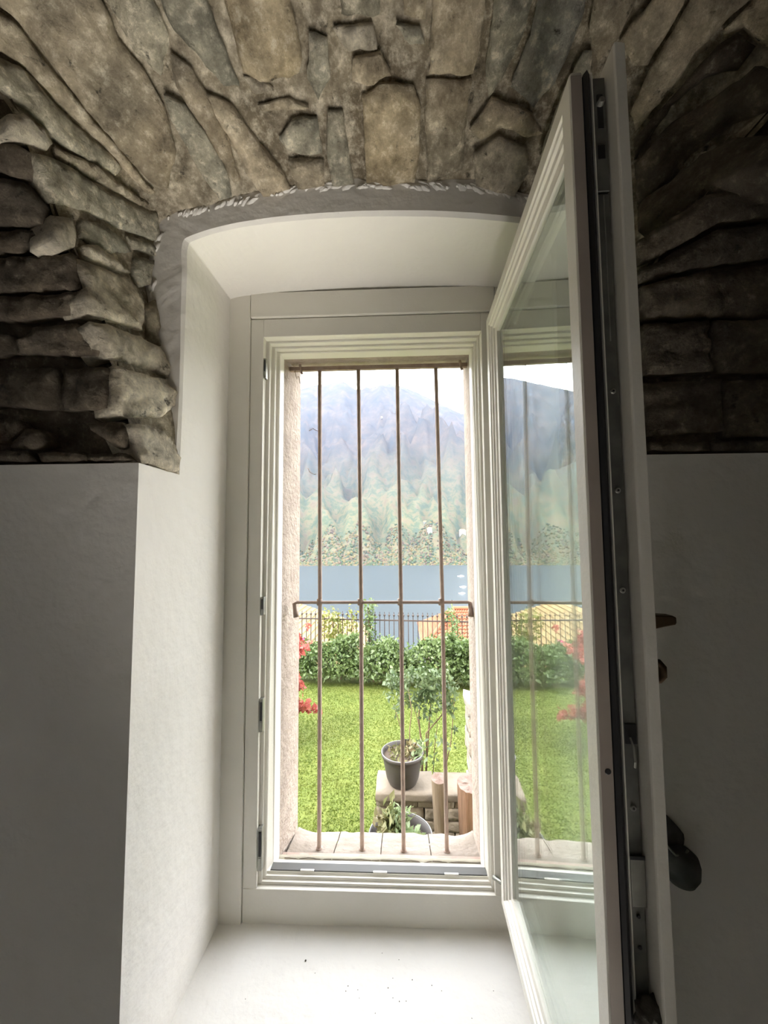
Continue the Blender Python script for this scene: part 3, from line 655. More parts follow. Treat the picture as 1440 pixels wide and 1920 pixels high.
mat('wall_fill', (.12, .10, .075), .95, bump=.01)
mat('coping', (.20, .165, .125), .9, (.165, .135, .10), 7, bump=.006, bscale=30)
mat('pillar_stone', (.26, .22, .18), .95, (.38, .33, .28), 9, bump=.02, bscale=20)
mat('limed', (.36, .33, .29), .95, (.28, .25, .22), 10, bump=.01, bscale=30)
mat('log_pale', (.20, .15, .10), .9, (.13, .09, .055), 5, bump=.008, bscale=14, stretch=(6, 6, .6))
mat('log_red', (.24, .135, .08), .9, (.15, .085, .05), 5, bump=.010, bscale=14, stretch=(6, 6, .6))
mat('log_end', (.20, .145, .12), .95, (.13, .085, .065), 16, bump=.008, bscale=40)
mat('tile_cream', (.23, .165, .075), .9, (.185, .12, .05), 1.2)
mat('tile_orange', (.24, .085, .04), .9, (.195, .066, .03), 1.2)
mat('house_wall', (.20, .16, .11), .95)
mat('house_pale', (.22, .215, .20), .95)
mat('slope', (.08, .10, .04), .95, (.11, .11, .05), .2)
mat('boat_white', (.8, .8, .8), .4)
mat('window_dark', (.04, .045, .05), .3)

def E3(x, y, z): return Vector((x, y, z+EYE))
LAWN = -2.75
def lift(p): return Vector((p[0], p[1], p[2]+EYE))
def at(x, y, Y):
    d = rt*(x-720)+up*(960-y)+fw*740; return d*(Y/d.y)

# lawn and the ground falling away behind the fence
def heights(f, xs, ys):
    return [[lift((x, y, f(x, y))) for x in xs] for y in ys]
def sheet(name, rows, material, parent=None, smooth=True):
    n = len(rows[0]); V = [tuple(p) for r in rows for p in r]
    F = [(i*n+k, i*n+k+1, (i+1)*n+k+1, (i+1)*n+k) for i in range(len(rows)-1) for k in range(n-1)]
    me = bpy.data.meshes.new(name); me.from_pydata(V, [], F); me.update(); return link(name, me, material, parent, smooth)
def lawn_z(x, y): return LAWN+.03*noise.noise(Vector((x*.5, y*.5, 0)))+.012*noise.noise(Vector((x*2, y*2, 5)))
lw = sheet('lawn', heights(lawn_z, np.linspace(-14, 9, 90), np.linspace(1.70, 8.9, 50)), 'lawn_soil')
tag(lw, 'short green garden lawn stretching to the hedge', 'lawn', kind='structure')
def grass():
    n = 90000
    y = 3.3+4.4*np.random.rand(n)**1.15; x = -6+9.0*np.random.rand(n)
    x = np.where(np.random.rand(n) < .75, -2.2+4.2*np.random.rand(n), x)
    a = np.random.rand(n)*2*pi; h = .010+.018*np.random.rand(n); w = .004+.004*np.random.rand(n)
    lean = (np.random.rand(n, 2)-.5)*.04
    ok = ~((x > -.27) & (x < .82) & (y > 3.55) & (y < 3.97)) & ~((x > .64) & (x < 1.0) & (y > 4.0) & (y < 4.4)); x, y, a, h, w, lean = x[ok], y[ok], a[ok], h[ok], w[ok], lean[ok]; n = len(x)
    z = np.array([lawn_z(float(p), float(q)) for p, q in zip(x, y)])+EYE-.002
    V = np.empty((n, 3, 3)); dx, dy = np.cos(a)*w, np.sin(a)*w
    V[:, 0] = np.stack([x-dx, y-dy, z], 1); V[:, 1] = np.stack([x+dx, y+dy, z], 1); V[:, 2] = np.stack([x+lean[:, 0], y+lean[:, 1], z+h], 1)
    o = np_mesh('grass', V.reshape(-1, 3), np.arange(n*3).reshape(-1, 3), 'grass')
    tag(o, 'mown grass blades covering the garden lawn', 'grass', kind='stuff')
grass()
rf = random.Random(11)
def ground_z(x, y):
    pts = [(8.6, -2.95), (11, -5.6), (20, -11.5), (60, -30), (120, -48), (185, -61), (260, -75)]
    return float(np.interp(y, [p[0] for p in pts], [p[1] for p in pts]))+.25*noise.noise(Vector((x*.2, y*.2, 0)))*min(1, (y-8.6)/6)
hs = sheet('hillside', heights(ground_z, np.linspace(-190, 190, 60), list(np.linspace(8.6, 30, 24))+list(np.linspace(36, 260, 24))), 'slope')
tag(hs, 'grassy bank dropping from the garden to the lake', 'slope', kind='structure')

# leaves: folded diamonds
def leaves(name, C, size, material, parent=None, updir=None, elong=1.9):
    n = len(C); C = np.asarray(C)
    d = np.random.normal(size=(n, 3)); d[:, 2] -= .25
    if updir is not None: d += updir
    d /= np.linalg.norm(d, axis=1)[:, None]
    r = np.random.normal(size=(n, 3)); r[:, 2] *= .55; s = np.cross(d, r); s /= np.linalg.norm(s, axis=1)[:, None]
    nn = np.cross(s, d); L = size*(.65+.7*np.random.rand(n))[:, None]; Wd = L/elong
    V = np.empty((n, 4, 3)); V[:, 0] = C; V[:, 1] = C+d*L*.5+s*Wd*.5+nn*L*.08; V[:, 2] = C+d*L-nn*L*.08; V[:, 3] = C+d*L*.5-s*Wd*.5+nn*L*.08
    i = np.arange(n)[:, None]*4
    F = np.concatenate([i+np.array([[0, 1, 2]]), i+np.array([[0, 2, 3]])], 0)
    return np_mesh(name, V.reshape(-1, 3)+np.array([0, 0, EYE]), F, material, parent)
def blob(n, c, r, shell=.55):
    d = np.random.normal(size=(n, 3)); d /= np.linalg.norm(d, axis=1)[:, None]
    k = (shell+(1-shell)*np.random.rand(n)**.6)[:, None]
    return np.asarray(c)+d*k*np.asarray(r)
def fence_y(x): return 8.25-.10*x           # the fence comes nearer towards the right

# hedge of shrubs in front of the fence
hl = ['at the far end, beyond the red maple', 'just beyond the red maple branches', 'under the red maple leaves', 'under the leftmost grille bar, below the yellow vine', 'behind the second grille bar, under the tall vine', 'in the middle, below the open view of the lake', 'behind the rose bush', 'below the orange roof with a pink flower', 'at the far right behind the stone pillar']
for i in range(9):
    x = -6.3+i*.98+rf.uniform(-.08, .08); yy = fence_y(x)-.55; hh = .70+rf.uniform(-.06, .08)+(.10 if i in (3, 7, 8) else 0)
    o = empty('hedge_shrub', lift((x, yy, LAWN)))
    tag(o, 'dense leafy green hedge shrub '+hl[i], 'shrub', 'hedge shrubs along the garden fence')
    P = blob(2600, (x, yy, LAWN+hh*.50), (.70, .42, hh*.52), .45)
    P = np.concatenate([P]+[blob(260, (x+rf.uniform(-.5, .5), yy+rf.uniform(-.2, .2), LAWN+hh*rf.uniform(.75, 1.02)), (.2, .17, .15), .2) for _ in range(4)])
    P = P[P[:, 2] > LAWN+.13]
    tag(leaves('foliage', P, .085, 'hedge_leaf', o), kind='stuff')
    for k in range(4):
        b = Vector((x+rf.uniform(-.35, .35), yy+rf.uniform(-.1, .15), LAWN-.02)); t = b+Vector((rf.uniform(-.2, .2), rf.uniform(-.1, .1), hh*.7))
        MB(lift).tube([b, b.lerp(t, .5)+Vector((.03, 0, 0)), t], [.016, .012, .006], 6).build('stem', 'stem', o)

# iron fence: pickets with ball finials, two rails, posts
fe = empty('iron_fence', lift((-1.4, 8.4, LAWN))); tag(fe, 'dark iron picket fence with ball finials behind the hedge', 'fence')
pk = MB().box(-.008, .008, -.008, .008, 0, 1.2)
pk.lathe([(.0005, 1.27), (.010, 1.245), (.004, 1.225), (.020, 1.212), (.024, 1.195), (.018, 1.18), (.006, 1.17)], (0, 0, 0), 8)
pm = pk.mesh('picket'); pm.materials.append(MATS['fence_iron'])
x = -7.2
while x < 2.9:
    o = bpy.data.objects.new('picket', pm); COL.objects.link(o); o.location = lift((x, fence_y(x), LAWN-.02)); o.rotation_euler.z = -.1
    o.parent = fe; o.matrix_parent_inverse = Matrix.Translation(fe.location).inverted(); x += .098
for z, h in ((LAWN+1.06, .028), (LAWN+.22, .03)):
    w = MB(lift); xs = np.linspace(-7.3, 3.0, 2)
    w.add([(xx, fence_y(xx)+d, zz) for xx in xs for d in (-.012, .012) for zz in (z, z+h)], [(0, 1, 3, 2), (4, 6, 7, 5), (0, 4, 5, 1), (2, 3, 7, 6), (0, 2, 6, 4), (1, 5, 7, 3)])
    w.build('rail', 'fence_iron', fe)
for x in (-5.6, -3.1, -.66, 1.72):
    w = MB(lift); w.box(x-.022, x+.022, fence_y(x)-.022, fence_y(x)+.022, LAWN-.05, LAWN+1.30); w.lathe([(.035, LAWN+1.30), (.035, LAWN+1.315), (.006, LAWN+1.36)], (x, fence_y(x), 0), 10); w.build('post', 'fence_iron', fe)

# climbers on the fence
def climber(x, w, h, n, m, lab, size=.075):
    yy = fence_y(x)-.06
    o = empty('climbing_vine', lift((x, yy, LAWN))); tag(o, lab, 'vine')
    P = []
    for k in range(16):
        t = k/15; P.append(blob(n//16, (x+rf.uniform(-.3, .3)*w, yy, LAWN+.35+(h-.35)*t), (w*.42*(1.15-.5*t), .13, .15), .1))
    tag(leaves('foliage', np.concatenate(P), size, m, o), kind='stuff')
    MB(lift).tube([(x, yy, LAWN), (x+.05, yy+.02, LAWN+.5), (x-.03, yy, LAWN+h-.1)], [.016, .012, .006], 6).build('stem', 'stem', o)
climber(-1.42, .62, 1.22, 620, 'vine_leaf', 'yellow green climber sprawling over the fence left of the tall vine')
climber(-.66, .30, 1.42, 420, 'hedge_leaf', 'narrow green vine climbing the tall fence post')
climber(-1.0, .24, 1.30, 130, 'vine_leaf', 'wispy yellow green shoots topping the fence by the second grille bar')
climber(1.02, .26, 1.32, 330, 'hedge_leaf', 'slim green vine on the fence before the orange roof')
climber(-3.2, .8, 1.1, 500, 'vine_leaf', 'yellow green climber on the fence behind the red maple')
for x, z in ((-1.86, -1.72), (-1.93, -2.0), (1.30, -1.98)):
    p = (x, fence_y(x)-.5, z); o = empty('garden_flower', lift(p))
    tag(o, {-1.86: 'red bloom standing above the hedge at the left edge', -1.93: 'pink red bloom low in the hedge at the left edge', 1.30: 'magenta bloom on the hedge below the orange roof'}[x], 'flower')
    tag(leaves('petals', blob(30, p, (.07, .06, .06), .2), .06, 'red_leaf' if x == -1.86 else 'pink_petal', o, elong=1.2), kind='stuff')
    MB(lift).tube([(p[0]+.02, p[1]+.05, p[2]-.35), p], [.006, .004], 6).build('stem', 'stem_green', o)

# red maple left of the view
MX, MY = -2.03, 5.6
mp = empty('red_maple', lift((MX, MY, LAWN))); tag(mp, 'small maple with crimson autumn leaves left of the lawn', 'tree')
MB(lift).tube([(MX, MY, LAWN-.05), (MX+.02, MY, LAWN+.4), (MX-.05, MY, LAWN+.9), (MX, MY, LAWN+1.45)], [.045, .038, .026, .012], 8).build('trunk', 'stem', mp, True)
P = []
for k in range(34):
    a = rf.uniform(0, 2*pi) if k % 2 else rf.uniform(-.9, .7); z0 = rf.uniform(.28, 1.2); L = rf.uniform(.34, .60); dz = rf.uniform(0, .3)
    if k < 6: a, z0, L, dz = ((-.05, .42, .86, -.03), (-.25, .50, .76, .0), (.1, .98, .64, .22), (-.2, 1.0, .62, .12), (-.3, .78, .60, .05), (.05, .62, .60, .05))[k]
    b = Vector((MX, MY, LAWN+z0)); e = b+Vector((cos(a)*L, sin(a)*L, dz))
    MB(lift).tube([b, b.lerp(e, .5)+Vector((0, 0, .06)), e], [.014, .010, .004], 6).build('branch', 'stem', mp)
    for t in np.linspace(.35, 1.0, 6): P.append(blob(24, tuple(b.lerp(e, t)+Vector((0, 0, .05))), (.10, .10, .065), .1))
tag(leaves('foliage', np.concatenate(P), .075, 'red_leaf', mp, elong=1.4), kind='stuff')

# rose bush behind the garden wall
rb = empty('rose_bush', lift((.30, 4.15, LAWN))); tag(rb, 'tall leggy rose bush with bare lower stems behind the low stone wall', 'shrub')
P = []
for pts, r in ((((793, 1470), (790, 1400), (785, 1345), (790, 1290)), .011), (((797, 1470), (802, 1395), (806, 1340), (812, 1275)), .011), (((800, 1440), (799, 1375), (825, 1345), (850, 1310)), .009),
               (((786, 1470), (795, 1410), (788, 1372), (776, 1320)), .008), (((762, 1440), (756, 1380), (747, 1350), (738, 1320)), .007), (((835, 1440), (845, 1395), (850, 1340), (852, 1300)), .006),
               (((812, 1450), (815, 1400), (820, 1360), (818, 1330)), .005), (((770, 1440), (768, 1370), (772, 1330), (765, 1290)), .006)):
    yy = 4.15+rf.uniform(-.12, .12); q = [at(px, py, yy) for px, py in pts]
    MB(lift).tube(q, [r, r*.85, r*.7, r*.4], 6).build('stem', 'stem', rb, True)
for px, py, w, n in ((800, 1275, 34, 150), (790, 1305, 30, 120), (815, 1310, 30, 110), (745, 1290, 26, 90), (735, 1275, 20, 60), (760, 1310, 18, 36), (845, 1295, 22, 60), (842, 1325, 16, 40), (770, 1265, 24, 60), (830, 1270, 26, 70), (805, 1340, 16, 26), (775, 1415, 10, 12), (790, 1395, 14, 10), (822, 1385, 18, 12), (840, 1400, 14, 10), (748, 1330, 12, 12), (812, 1420, 12, 8), (848, 1365, 8, 10)):
    c = at(px, py, 4.15); s = w/740*4.15
    P.append(blob(n, tuple(c), (s, s*.8, s*.75), .1))
tag(leaves('foliage', np.concatenate(P), .058, 'rose_leaf', rb), kind='stuff')

# low stone wall with coping, planters, logs, pillar
gw = empty('garden_wall', lift((.2, 3.72, LAWN))); tag(gw, 'low rubble stone wall with a flat coping in the garden', 'wall')
MB(lift).box(-.20, .74, 3.66, 3.90, LAWN-.05, -2.275).build('wall_core', 'wall_fill', gw)
def rough_block(name, m, x0, x1, y0, y1, z0, z1, parent, seed, amp=.012, sub=3):
    b = bmesh.new(); bmesh.ops.create_cube(b, size=1)
    bmesh.ops.subdivide_edges(b, edges=b.edges[:], cuts=sub, use_grid_fill=True)
    for v in b.verts:
        u = v.co*1.0; f = max(abs(u.x), abs(u.y), abs(u.z)); k = 1-.10*max(0, (u.length-.62))
        p = Vector(((x0+x1)/2+u.x*k*(x1-x0), (y0+y1)/2+u.y*k*(y1-y0), (z0+z1)/2+u.z*k*(z1-z0)))
        d = Vector((noise.noise(p*9+Vector((seed, 0, 0))), noise.noise(p*9+Vector((0, seed, 5))), noise.noise(p*9+Vector((3, 0, seed)))))
        v.co = lift(p+d*amp)
    me = bpy.data.meshes.new(name); b.to_mesh(me); b.free(); return link(name, me, m, parent, True)
z = LAWN; k = 0
while z < -2.30:
    h = rf.uniform(.07, .13); x = -.23+rf.uniform(-.01, .01)
    if z+h > -2.28: h = -2.272-z
    while x < .76:
        w = rf.uniform(.12, .26)
        if x+w > .70: w = .77-x
        rough_block('stone', 'wall_stone', x, x+w-.008, 3.60+rf.uniform(0, .015), 3.76, z, z+h-.008, gw, k, .012); x += w; k += 1
    z += h
rough_block('coping_slab', 'coping', -.24, .28, 3.575, 3.93, -2.272, -2.205, gw, 91, .006, 4)
rough_block('coping_slab', 'coping', .287, .78, 3.58, 3.92, -2.270, -2.208, gw, 97, .006, 4)

def planter(name, c, r, h, lab, group=None):
    o = empty(name, lift(c)); tag(o, lab, 'pot', group)
    pr = [(.001, 0), (r*.60, 0), (r*.68, h*.06), (r*.78, h*.22), (r*.93, h*.78), (r*.95, h*.86), (r*1.0, h*.87), (r*1.03, h*.99), (r*1.0, h), (r*.95, h*.985), (r*.90, h*.86), (r*.001, h*.84)]
    w = MB(lift); w.lathe(pr[:-1], c, 36); w.build('body', 'pot_plastic', o, True)
    MB(lift).lathe([(r*.91, h*.86), (r*.5, h*.88), (.001, h*.885)], c, 24).build('soil', 'soil', o, True)
    rim = MB(lift); rim.tube([(c[0]+r*1.0*cos(a), c[1]+r*1.0*sin(a), c[2]+h) for a in np.linspace(0, 2*pi, 37)], r*.018, 6, False); rim.build('rim', 'zinc_rim', o, True)
    return o
mat('zinc_rim', (.20, .20, .20), .5)
c1 = (-.02+.02, 3.74, -2.205)
p1 = planter('plant_pot', c1, .188, .275, 'dark plastic plant pot standing on the low stone wall')
P = np.concatenate([blob(150, (c1[0], c1[1], c1[2]+.25), (.15, .15, .04), .0), blob(30, (c1[0]+.10, c1[1], c1[2]+.33), (.09, .06, .06), .0)])
tag(leaves('withered_foliage', P, .05, 'straw_leaf', p1), kind='stuff')
tag(leaves('green_foliage', blob(46, (c1[0]+.15, c1[1]-.02, c1[2]+.28), (.09, .08, .10), .0), .06, 'pale_leaf', p1), kind='stuff')
for dx, dz in ((.05, .28), (-.06, .22), (.1, .2)):
    MB(lift).tube([(c1[0]+dx*.3, c1[1], c1[2]+.22), (c1[0]+dx, c1[1]+.02, c1[2]+.22+dz*.6)], [.004, .002], 5).build('stem', 'stem_green', p1)
tg = MB(lift).box(c1[0]+.02, c1[0]+.085, c1[1]+.10, c1[1]+.105, c1[2]+.22, c1[2]+.33).build('plant_tag', 'pot_plastic', p1); 
c2 = (-.02, 3.12, LAWN)
p2 = planter('plant_pot', c2, .235, .545, 'large dark planter with pale green succulent in front of the low wall')
tag(leaves('pale_foliage', np.concatenate([blob(240, (c2[0]+.05, c2[1]-.10, c2[2]+.56), (.14, .10, .08), .0), blob(90, (c2[0]-.02, c2[1], c2[2]+.62), (.12, .08, .12), .0)]), .06, 'pale_leaf', p2, updir=np.array([0, 0, .9])), kind='stuff')
tag(leaves('dry_foliage', np.concatenate([blob(170, (c2[0]-.09, c2[1]-.02, c2[2]+.62), (.11, .1, .15), .0)]), .07, 'straw_leaf', p2, updir=np.array([0, 0, .7])), kind='stuff')
for k in range(5):
    a = rf.uniform(0, 6.28); MB(lift).tube([(c2[0]-.05+.05*cos(a), c2[1]+.05*sin(a), c2[2]+.45), (c2[0]-.04+.09*cos(a), c2[1]+.09*sin(a), c2[2]+.62+.08*rf.random()), (c2[0]-.03+.15*cos(a), c2[1]+.14*sin(a), c2[2]+.70)], [.005, .004, .002], 5).build('stem', 'stem_green', p2)

def log(c, r, top, lean, m, lab, seed, split=0):
    o = empty('wooden_log', lift((c[0], c[1], LAWN))); tag(o, lab, 'log', 'logs beside the low wall')
    n = 28; rows = 14; V = []; F = []
    for i in range(rows):
        t = i/(rows-1); z = LAWN-.03+(top-LAWN+.03)*t
        for k in range(n):
            a = 2*pi*k/n; q = r*(1+.08*noise.noise(Vector((cos(a)*1.6, sin(a)*1.6, seed+z*1.2)))+.035*noise.noise(Vector((cos(a)*7, sin(a)*7, seed+z*.8))))
            for s in range(split):
                da = (a+1.2+s*.55+pi) % (2*pi)-pi; q -= r*.16*math.exp(-(da/.06)**2)
            tz = z+(.35*r*sin(a)*(-1)+.10*r*cos(a)*(-1)*0 if i == rows-1 else 0)*(-.6)
            V.append((c[0]+q*cos(a)+lean*t, c[1]+q*sin(a), tz))
    for i in range(rows-1):
        for k in range(n): F.append((i*n+k, i*n+(k+1) % n, (i+1)*n+(k+1) % n, (i+1)*n+k))
    MB(lift).add(V, F).build('trunk', m, o, True)
    last = V[-n:]; cx = Vector([sum(v[j] for v in last)/n for j in range(3)])
    E = list(last); f = []
    for ring in (.66, .33):
        E += [tuple(cx+(Vector(v)-cx)*ring+Vector((0, 0, .012*noise.noise(Vector((v[0]*30, v[1]*30, ring*9))))) ) for v in last]
    E.append(tuple(cx))
    for q in range(2):
        for k in range(n): f.append((q*n+k, q*n+(k+1) % n, (q+1)*n+(k+1) % n, (q+1)*n+k))
    for k in range(n): f.append((2*n+k, 2*n+(k+1) % n, 3*n))
    e = MB(lift).add(E, f).build('cut_end', 'log_end', o); e['label'] = 'pinkish weathered sawn end'
log((.335, 3.46), .060, -2.00, -.035, 'log_pale', 'slim pale upright log leaning against the low wall', 2)
log((.565, 3.40), .098, -2.00, -.02, 'log_red', 'thick reddish split log standing right of the slim one', 9, 4)
sp = empty('stone_pillar', lift((.82, 4.2, LAWN))); tag(sp, 'narrow stone pillar with pale capped top at the right outer reveal', 'pillar')
z = LAWN-.04; k = 0
while z < -1.80:
    h = rf.uniform(.13, .24); rough_block('stone', 'pillar_stone', .665+rf.uniform(-.012, .012), .94, 4.05, 4.33, z, min(z+h, -1.74)-.006, sp, 40+k, .022); z += h; k += 1
cp = rough_block('cap_stone', 'limed', .650, .95, 4.03, 4.34, -1.745, -1.60, sp, 77, .03); cp['label'] = 'whitewashed top stone'

# houses below the garden
def tiled(name, A, B, Cc, D, m, parent, n, rows, amp):
    # roof plane A(eave start) B(eave end) C(ridge end) D(ridge start), corrugated along the fall, stepped courses
    A, B, Cc, D = map(Vector, (A, B, Cc, D)); nn = (B-A).cross(D-A).normalized()
    if nn.z < 0: nn = -nn
    V = []; F = []; M = n*4
    for i in range(rows):
        for t, hgt in ((i/rows, .06), ((i+1)/rows, .0)):
            for k in range(M+1):
                u = k/M; p = A.lerp(D, t).lerp(B.lerp(Cc, t), u); V.append(p+nn*(amp*abs(sin(pi*k/4))+hgt))
    R_ = rows*2
    for i in range(R_-1):
        for k in range(M): F.append((i*(M+1)+k, i*(M+1)+k+1, (i+1)*(M+1)+k+1, (i+1)*(M+1)+k))
    return tag(MB(lift).add(V, F).build(name, m, parent), kind='stuff')
hl_ = empty('house', lift((-7, 20, -11))); tag(hl_, 'house with a pale cream tiled roof below the fence on the left', 'house')
tiled('roof', (-1.9, 13.5, -5.75), (-1.9, 26, -5.75), (-7.4, 26, -4.0), (-7.4, 13.5, -4.0), 'tile_cream', hl_, 46, 18, .07)
tiled('roof', (-12.9, 26, -5.75), (-12.9, 13.5, -5.75), (-7.4, 13.5, -4.0), (-7.4, 26, -4.0), 'tile_cream', hl_, 46, 18, .07)
w = MB(lift); w.add([(-12.4, 13.9, -12), (-2.4, 13.9, -12), (-2.4, 13.9, -5.75), (-7.4, 13.9, -4.15), (-12.4, 13.9, -5.75), (-12.4, 25.6, -14), (-2.4, 25.6, -14), (-2.4, 25.6, -5.75), (-7.4, 25.6, -4.15), (-12.4, 25.6, -5.75)],
                    [(0, 1, 2, 3, 4), (5, 9, 8, 7, 6), (1, 6, 7, 2), (0, 4, 9, 5)]).build('wall', 'house_wall', hl_)
for y in (16, 19, 22):
    f = MB(lift).box(-2.42, -2.36, y, y+1, -8.2, -6.9).build('window', 'house_pale', hl_); MB(lift).box(-2.37, -2.33, y+.08, y+.92, -8.1, -7.0).build('pane', 'window_dark', f)
MB(lift).box(-7.9, -7.3, 17, 17.6, -4.4, -3.4).build('chimney', 'house_pale', hl_)
hr = empty('house', lift((6, 24, -12))); tag(hr, 'house with an orange tiled hip roof and chimney below the fence', 'house')
xe, ye, ze, yr, zr, xr = 1.14, 21.0, -5.75, 24.2, -4.3, 3.15
tiled('roof', (xe, ye, ze), (11, ye, ze), (9, yr, zr), (xr, yr, zr), 'tile_orange', hr, 42, 11, .06)
tiled('roof', (xe, 2*yr-ye, ze), (xe, ye, ze), (xr, yr, zr), (xr, yr+.01, zr), 'tile_orange', hr, 26, 11, .06)
tiled('roof', (11, 2*yr-ye, ze), (xe, 2*yr-ye, ze), (xr, yr, zr), (9, yr, zr), 'tile_orange', hr, 42, 11, .06)
MB(lift).box(xe+.45, 10.6, ye+.45, 2*yr-ye-.45, -13.5, ze+.02).build('wall', 'house_wall', hr)
MB(lift).tube([(xe, ye, ze+.10), (xr, yr, zr+.12)], .10, 8).build('hip_ridge', 'tile_orange', hr)
MB(lift).tube([(xr, yr, zr+.12), (9, yr, zr+.12)], .11, 8).build('ridge', 'tile_orange', hr)
w = MB(lift); w.box(2.62, 3.0, 22.6, 23.0, -5.2, -4.18); w.box(2.56, 3.06, 22.54, 23.06, -4.18, -4.10); w.build('chimney', 'tile_orange', hr)
MB(lift).tube([(2.95, 23.2, -4.9), (2.95, 23.2, -3.55)], .03, 6).build('aerial', 'fence_iron', hr)
for x in (2.6, 5.2, 7.8):
    f = MB(lift).box(x, x+1, ye+.40, ye+.46, -8.2, -6.8).build('window', 'house_pale', hr); MB(lift).box(x+.08, x+.92, ye+.37, ye+.41, -8.1, -6.9).build('pane', 'window_dark', f)

# lake, far shore, mountain
m = bpy.data.materials.new('lake_water'); m.use_nodes = True; nt = m.node_tree; b = nt.nodes['Principled BSDF']
b.inputs['Base Color'].default_value = (.017, .027, .034, 1); b.inputs['Roughness'].default_value = .32; b.inputs['IOR'].default_value = 1.33
tc = nt.nodes.new('ShaderNodeTexCoord'); mpn = nt.nodes.new('ShaderNodeMapping'); mpn.inputs['Scale'].default_value = (.22, .5, 1)
n1 = nt.nodes.new('ShaderNodeTexNoise'); n1.inputs['Scale'].default_value = 1.0; n1.inputs['Detail'].default_value = 5
bp = nt.nodes.new('ShaderNodeBump'); bp.inputs['Distance'].default_value = .10
for a, c in ((tc.outputs['Object'], mpn.inputs[0]), (mpn.outputs[0], n1.inputs['Vector']), (n1.outputs[0], bp.inputs['Height']), (bp.outputs[0], b.inputs['Normal'])): nt.links.new(a, c)
MATS['lake_water'] = m
LAKE = -60.0
o = MB(lift).add([(-5000, 150, LAKE), (5000, 150, LAKE), (5000, 1300, LAKE), (-5000, 1300, LAKE)], [(0, 1, 2, 3)]).build('lake', 'lake_water'); tag(o, 'blue grey lake between the garden and the mountain', 'lake', kind='structure')

m = bpy.data.materials.new('mountain_forest'); m.use_nodes = True; nt = m.node_tree; b = nt.nodes['Principled BSDF']; b.inputs['Roughness'].default_value = 1; b.inputs['Specular IOR Level'].default_value = 0
N, L = nt.nodes.new, nt.links.new
tc = N('ShaderNodeTexCoord')
def tn(s, d, r=.6):
    n = N('ShaderNodeTexNoise'); n.inputs['Scale'].default_value = s; n.inputs['Detail'].default_value = d; n.inputs['Roughness'].default_value = r; L(tc.outputs['Object'], n.inputs['Vector']); return n.outputs[0]
def rp(f, *st):
    r = N('ShaderNodeValToRGB'); e = r.color_ramp.elements
    while len(e) < len(st): e.new(.5)
    for i, (p, c) in enumerate(st): e[i].position = p; e[i].color = (*c, 1)
    L(f, r.inputs[0]); return r.outputs[0]
low = rp(tn(.035, 6, .7), (.30, (.030, .042, .032)), (.45, (.048, .060, .036)), (.55, (.086, .076, .044)), (.68, (.076, .056, .038)))
high = rp(tn(.012, 8, .7), (.30, (.024, .027, .03)), (.50, (.042, .037, .034)), (.66, (.066, .052, .044)))
sx = N('ShaderNodeSeparateXYZ'); L(tc.outputs['Object'], sx.inputs[0])
mr = N('ShaderNodeMapRange'); mr.inputs['From Min'].default_value = 60; mr.inputs['From Max'].default_value = 420; L(sx.outputs['Z'], mr.inputs[0])
mx = N('ShaderNodeMix'); mx.data_type = 'RGBA'; L(mr.outputs[0], mx.inputs[0]); L(low, mx.inputs[6]); L(high, mx.inputs[7]); L(mx.outputs[2], b.inputs['Base Color'])
MATS['mountain_forest'] = m
RY, SY = 2600.0, 895.0
ridge_px = [(567, 729), (592, 721), (647, 716), (665, 729), (683, 730), (720, 720), (741, 720), (775, 732), (818, 753), (864, 775)]
rx, rz = [], []
for x, y in ridge_px:
    p = at(x, y, RY); rx.append(p.x); rz.append(p.z)
rx = [-4200, -3000, -2200, -1500, -1000]+rx+[900, 1500, 2500, 4200]; rz = [420, 560, 700, 830, 930]+rz+[rz[-1]-90, 620, 480, 400]
def mtn(x, s):
    H = float(np.interp(x, rx, rz)); base = LAKE-3+(H-LAKE)*(s**1.12)
    env = 4*s*(1-s)
    # spurs and gullies running down towards the lake
    sp_ = .5*abs(noise.noise(Vector((x*.0019+s*1.6, s*1.4, 1))))+.34*abs(noise.noise(Vector((x*.0048-s*2.6, s*3.2, 7))))+.22*noise.noise(Vector((x*.011+s*3, s*7, 3)))+.12*noise.noise(Vector((x*.03, s*16, 9)))
    dl = x-(-202+(.85-s)/.4*456)
    sp_ += .22*math.exp(-(dl/120)**2)
    return base+env*(sp_-.25)*520+7*noise.noise(Vector((x*.05, s*30, 4)))*min(1, s*8)
xs = np.linspace(-4200, 4200, 330); ss = np.linspace(0, 1, 110)
rows = []
for s in list(ss)+[1.04, 1.3]:
    q = min(s, 1); y = SY+(RY-SY)*s
    rows.append([lift((x*(.55+.45*q), y+(14*noise.noise(Vector((x*.012, 2, 2))) if q < .04 else 0), mtn(x, q)-(0 if s <= 1 else (s-1)*1500))) for x in xs])
o = sheet('mountain', rows, 'mountain_forest'); tag(o, 'steep autumn coloured mountain rising from the far lake shore', 'mountain', kind='structure')
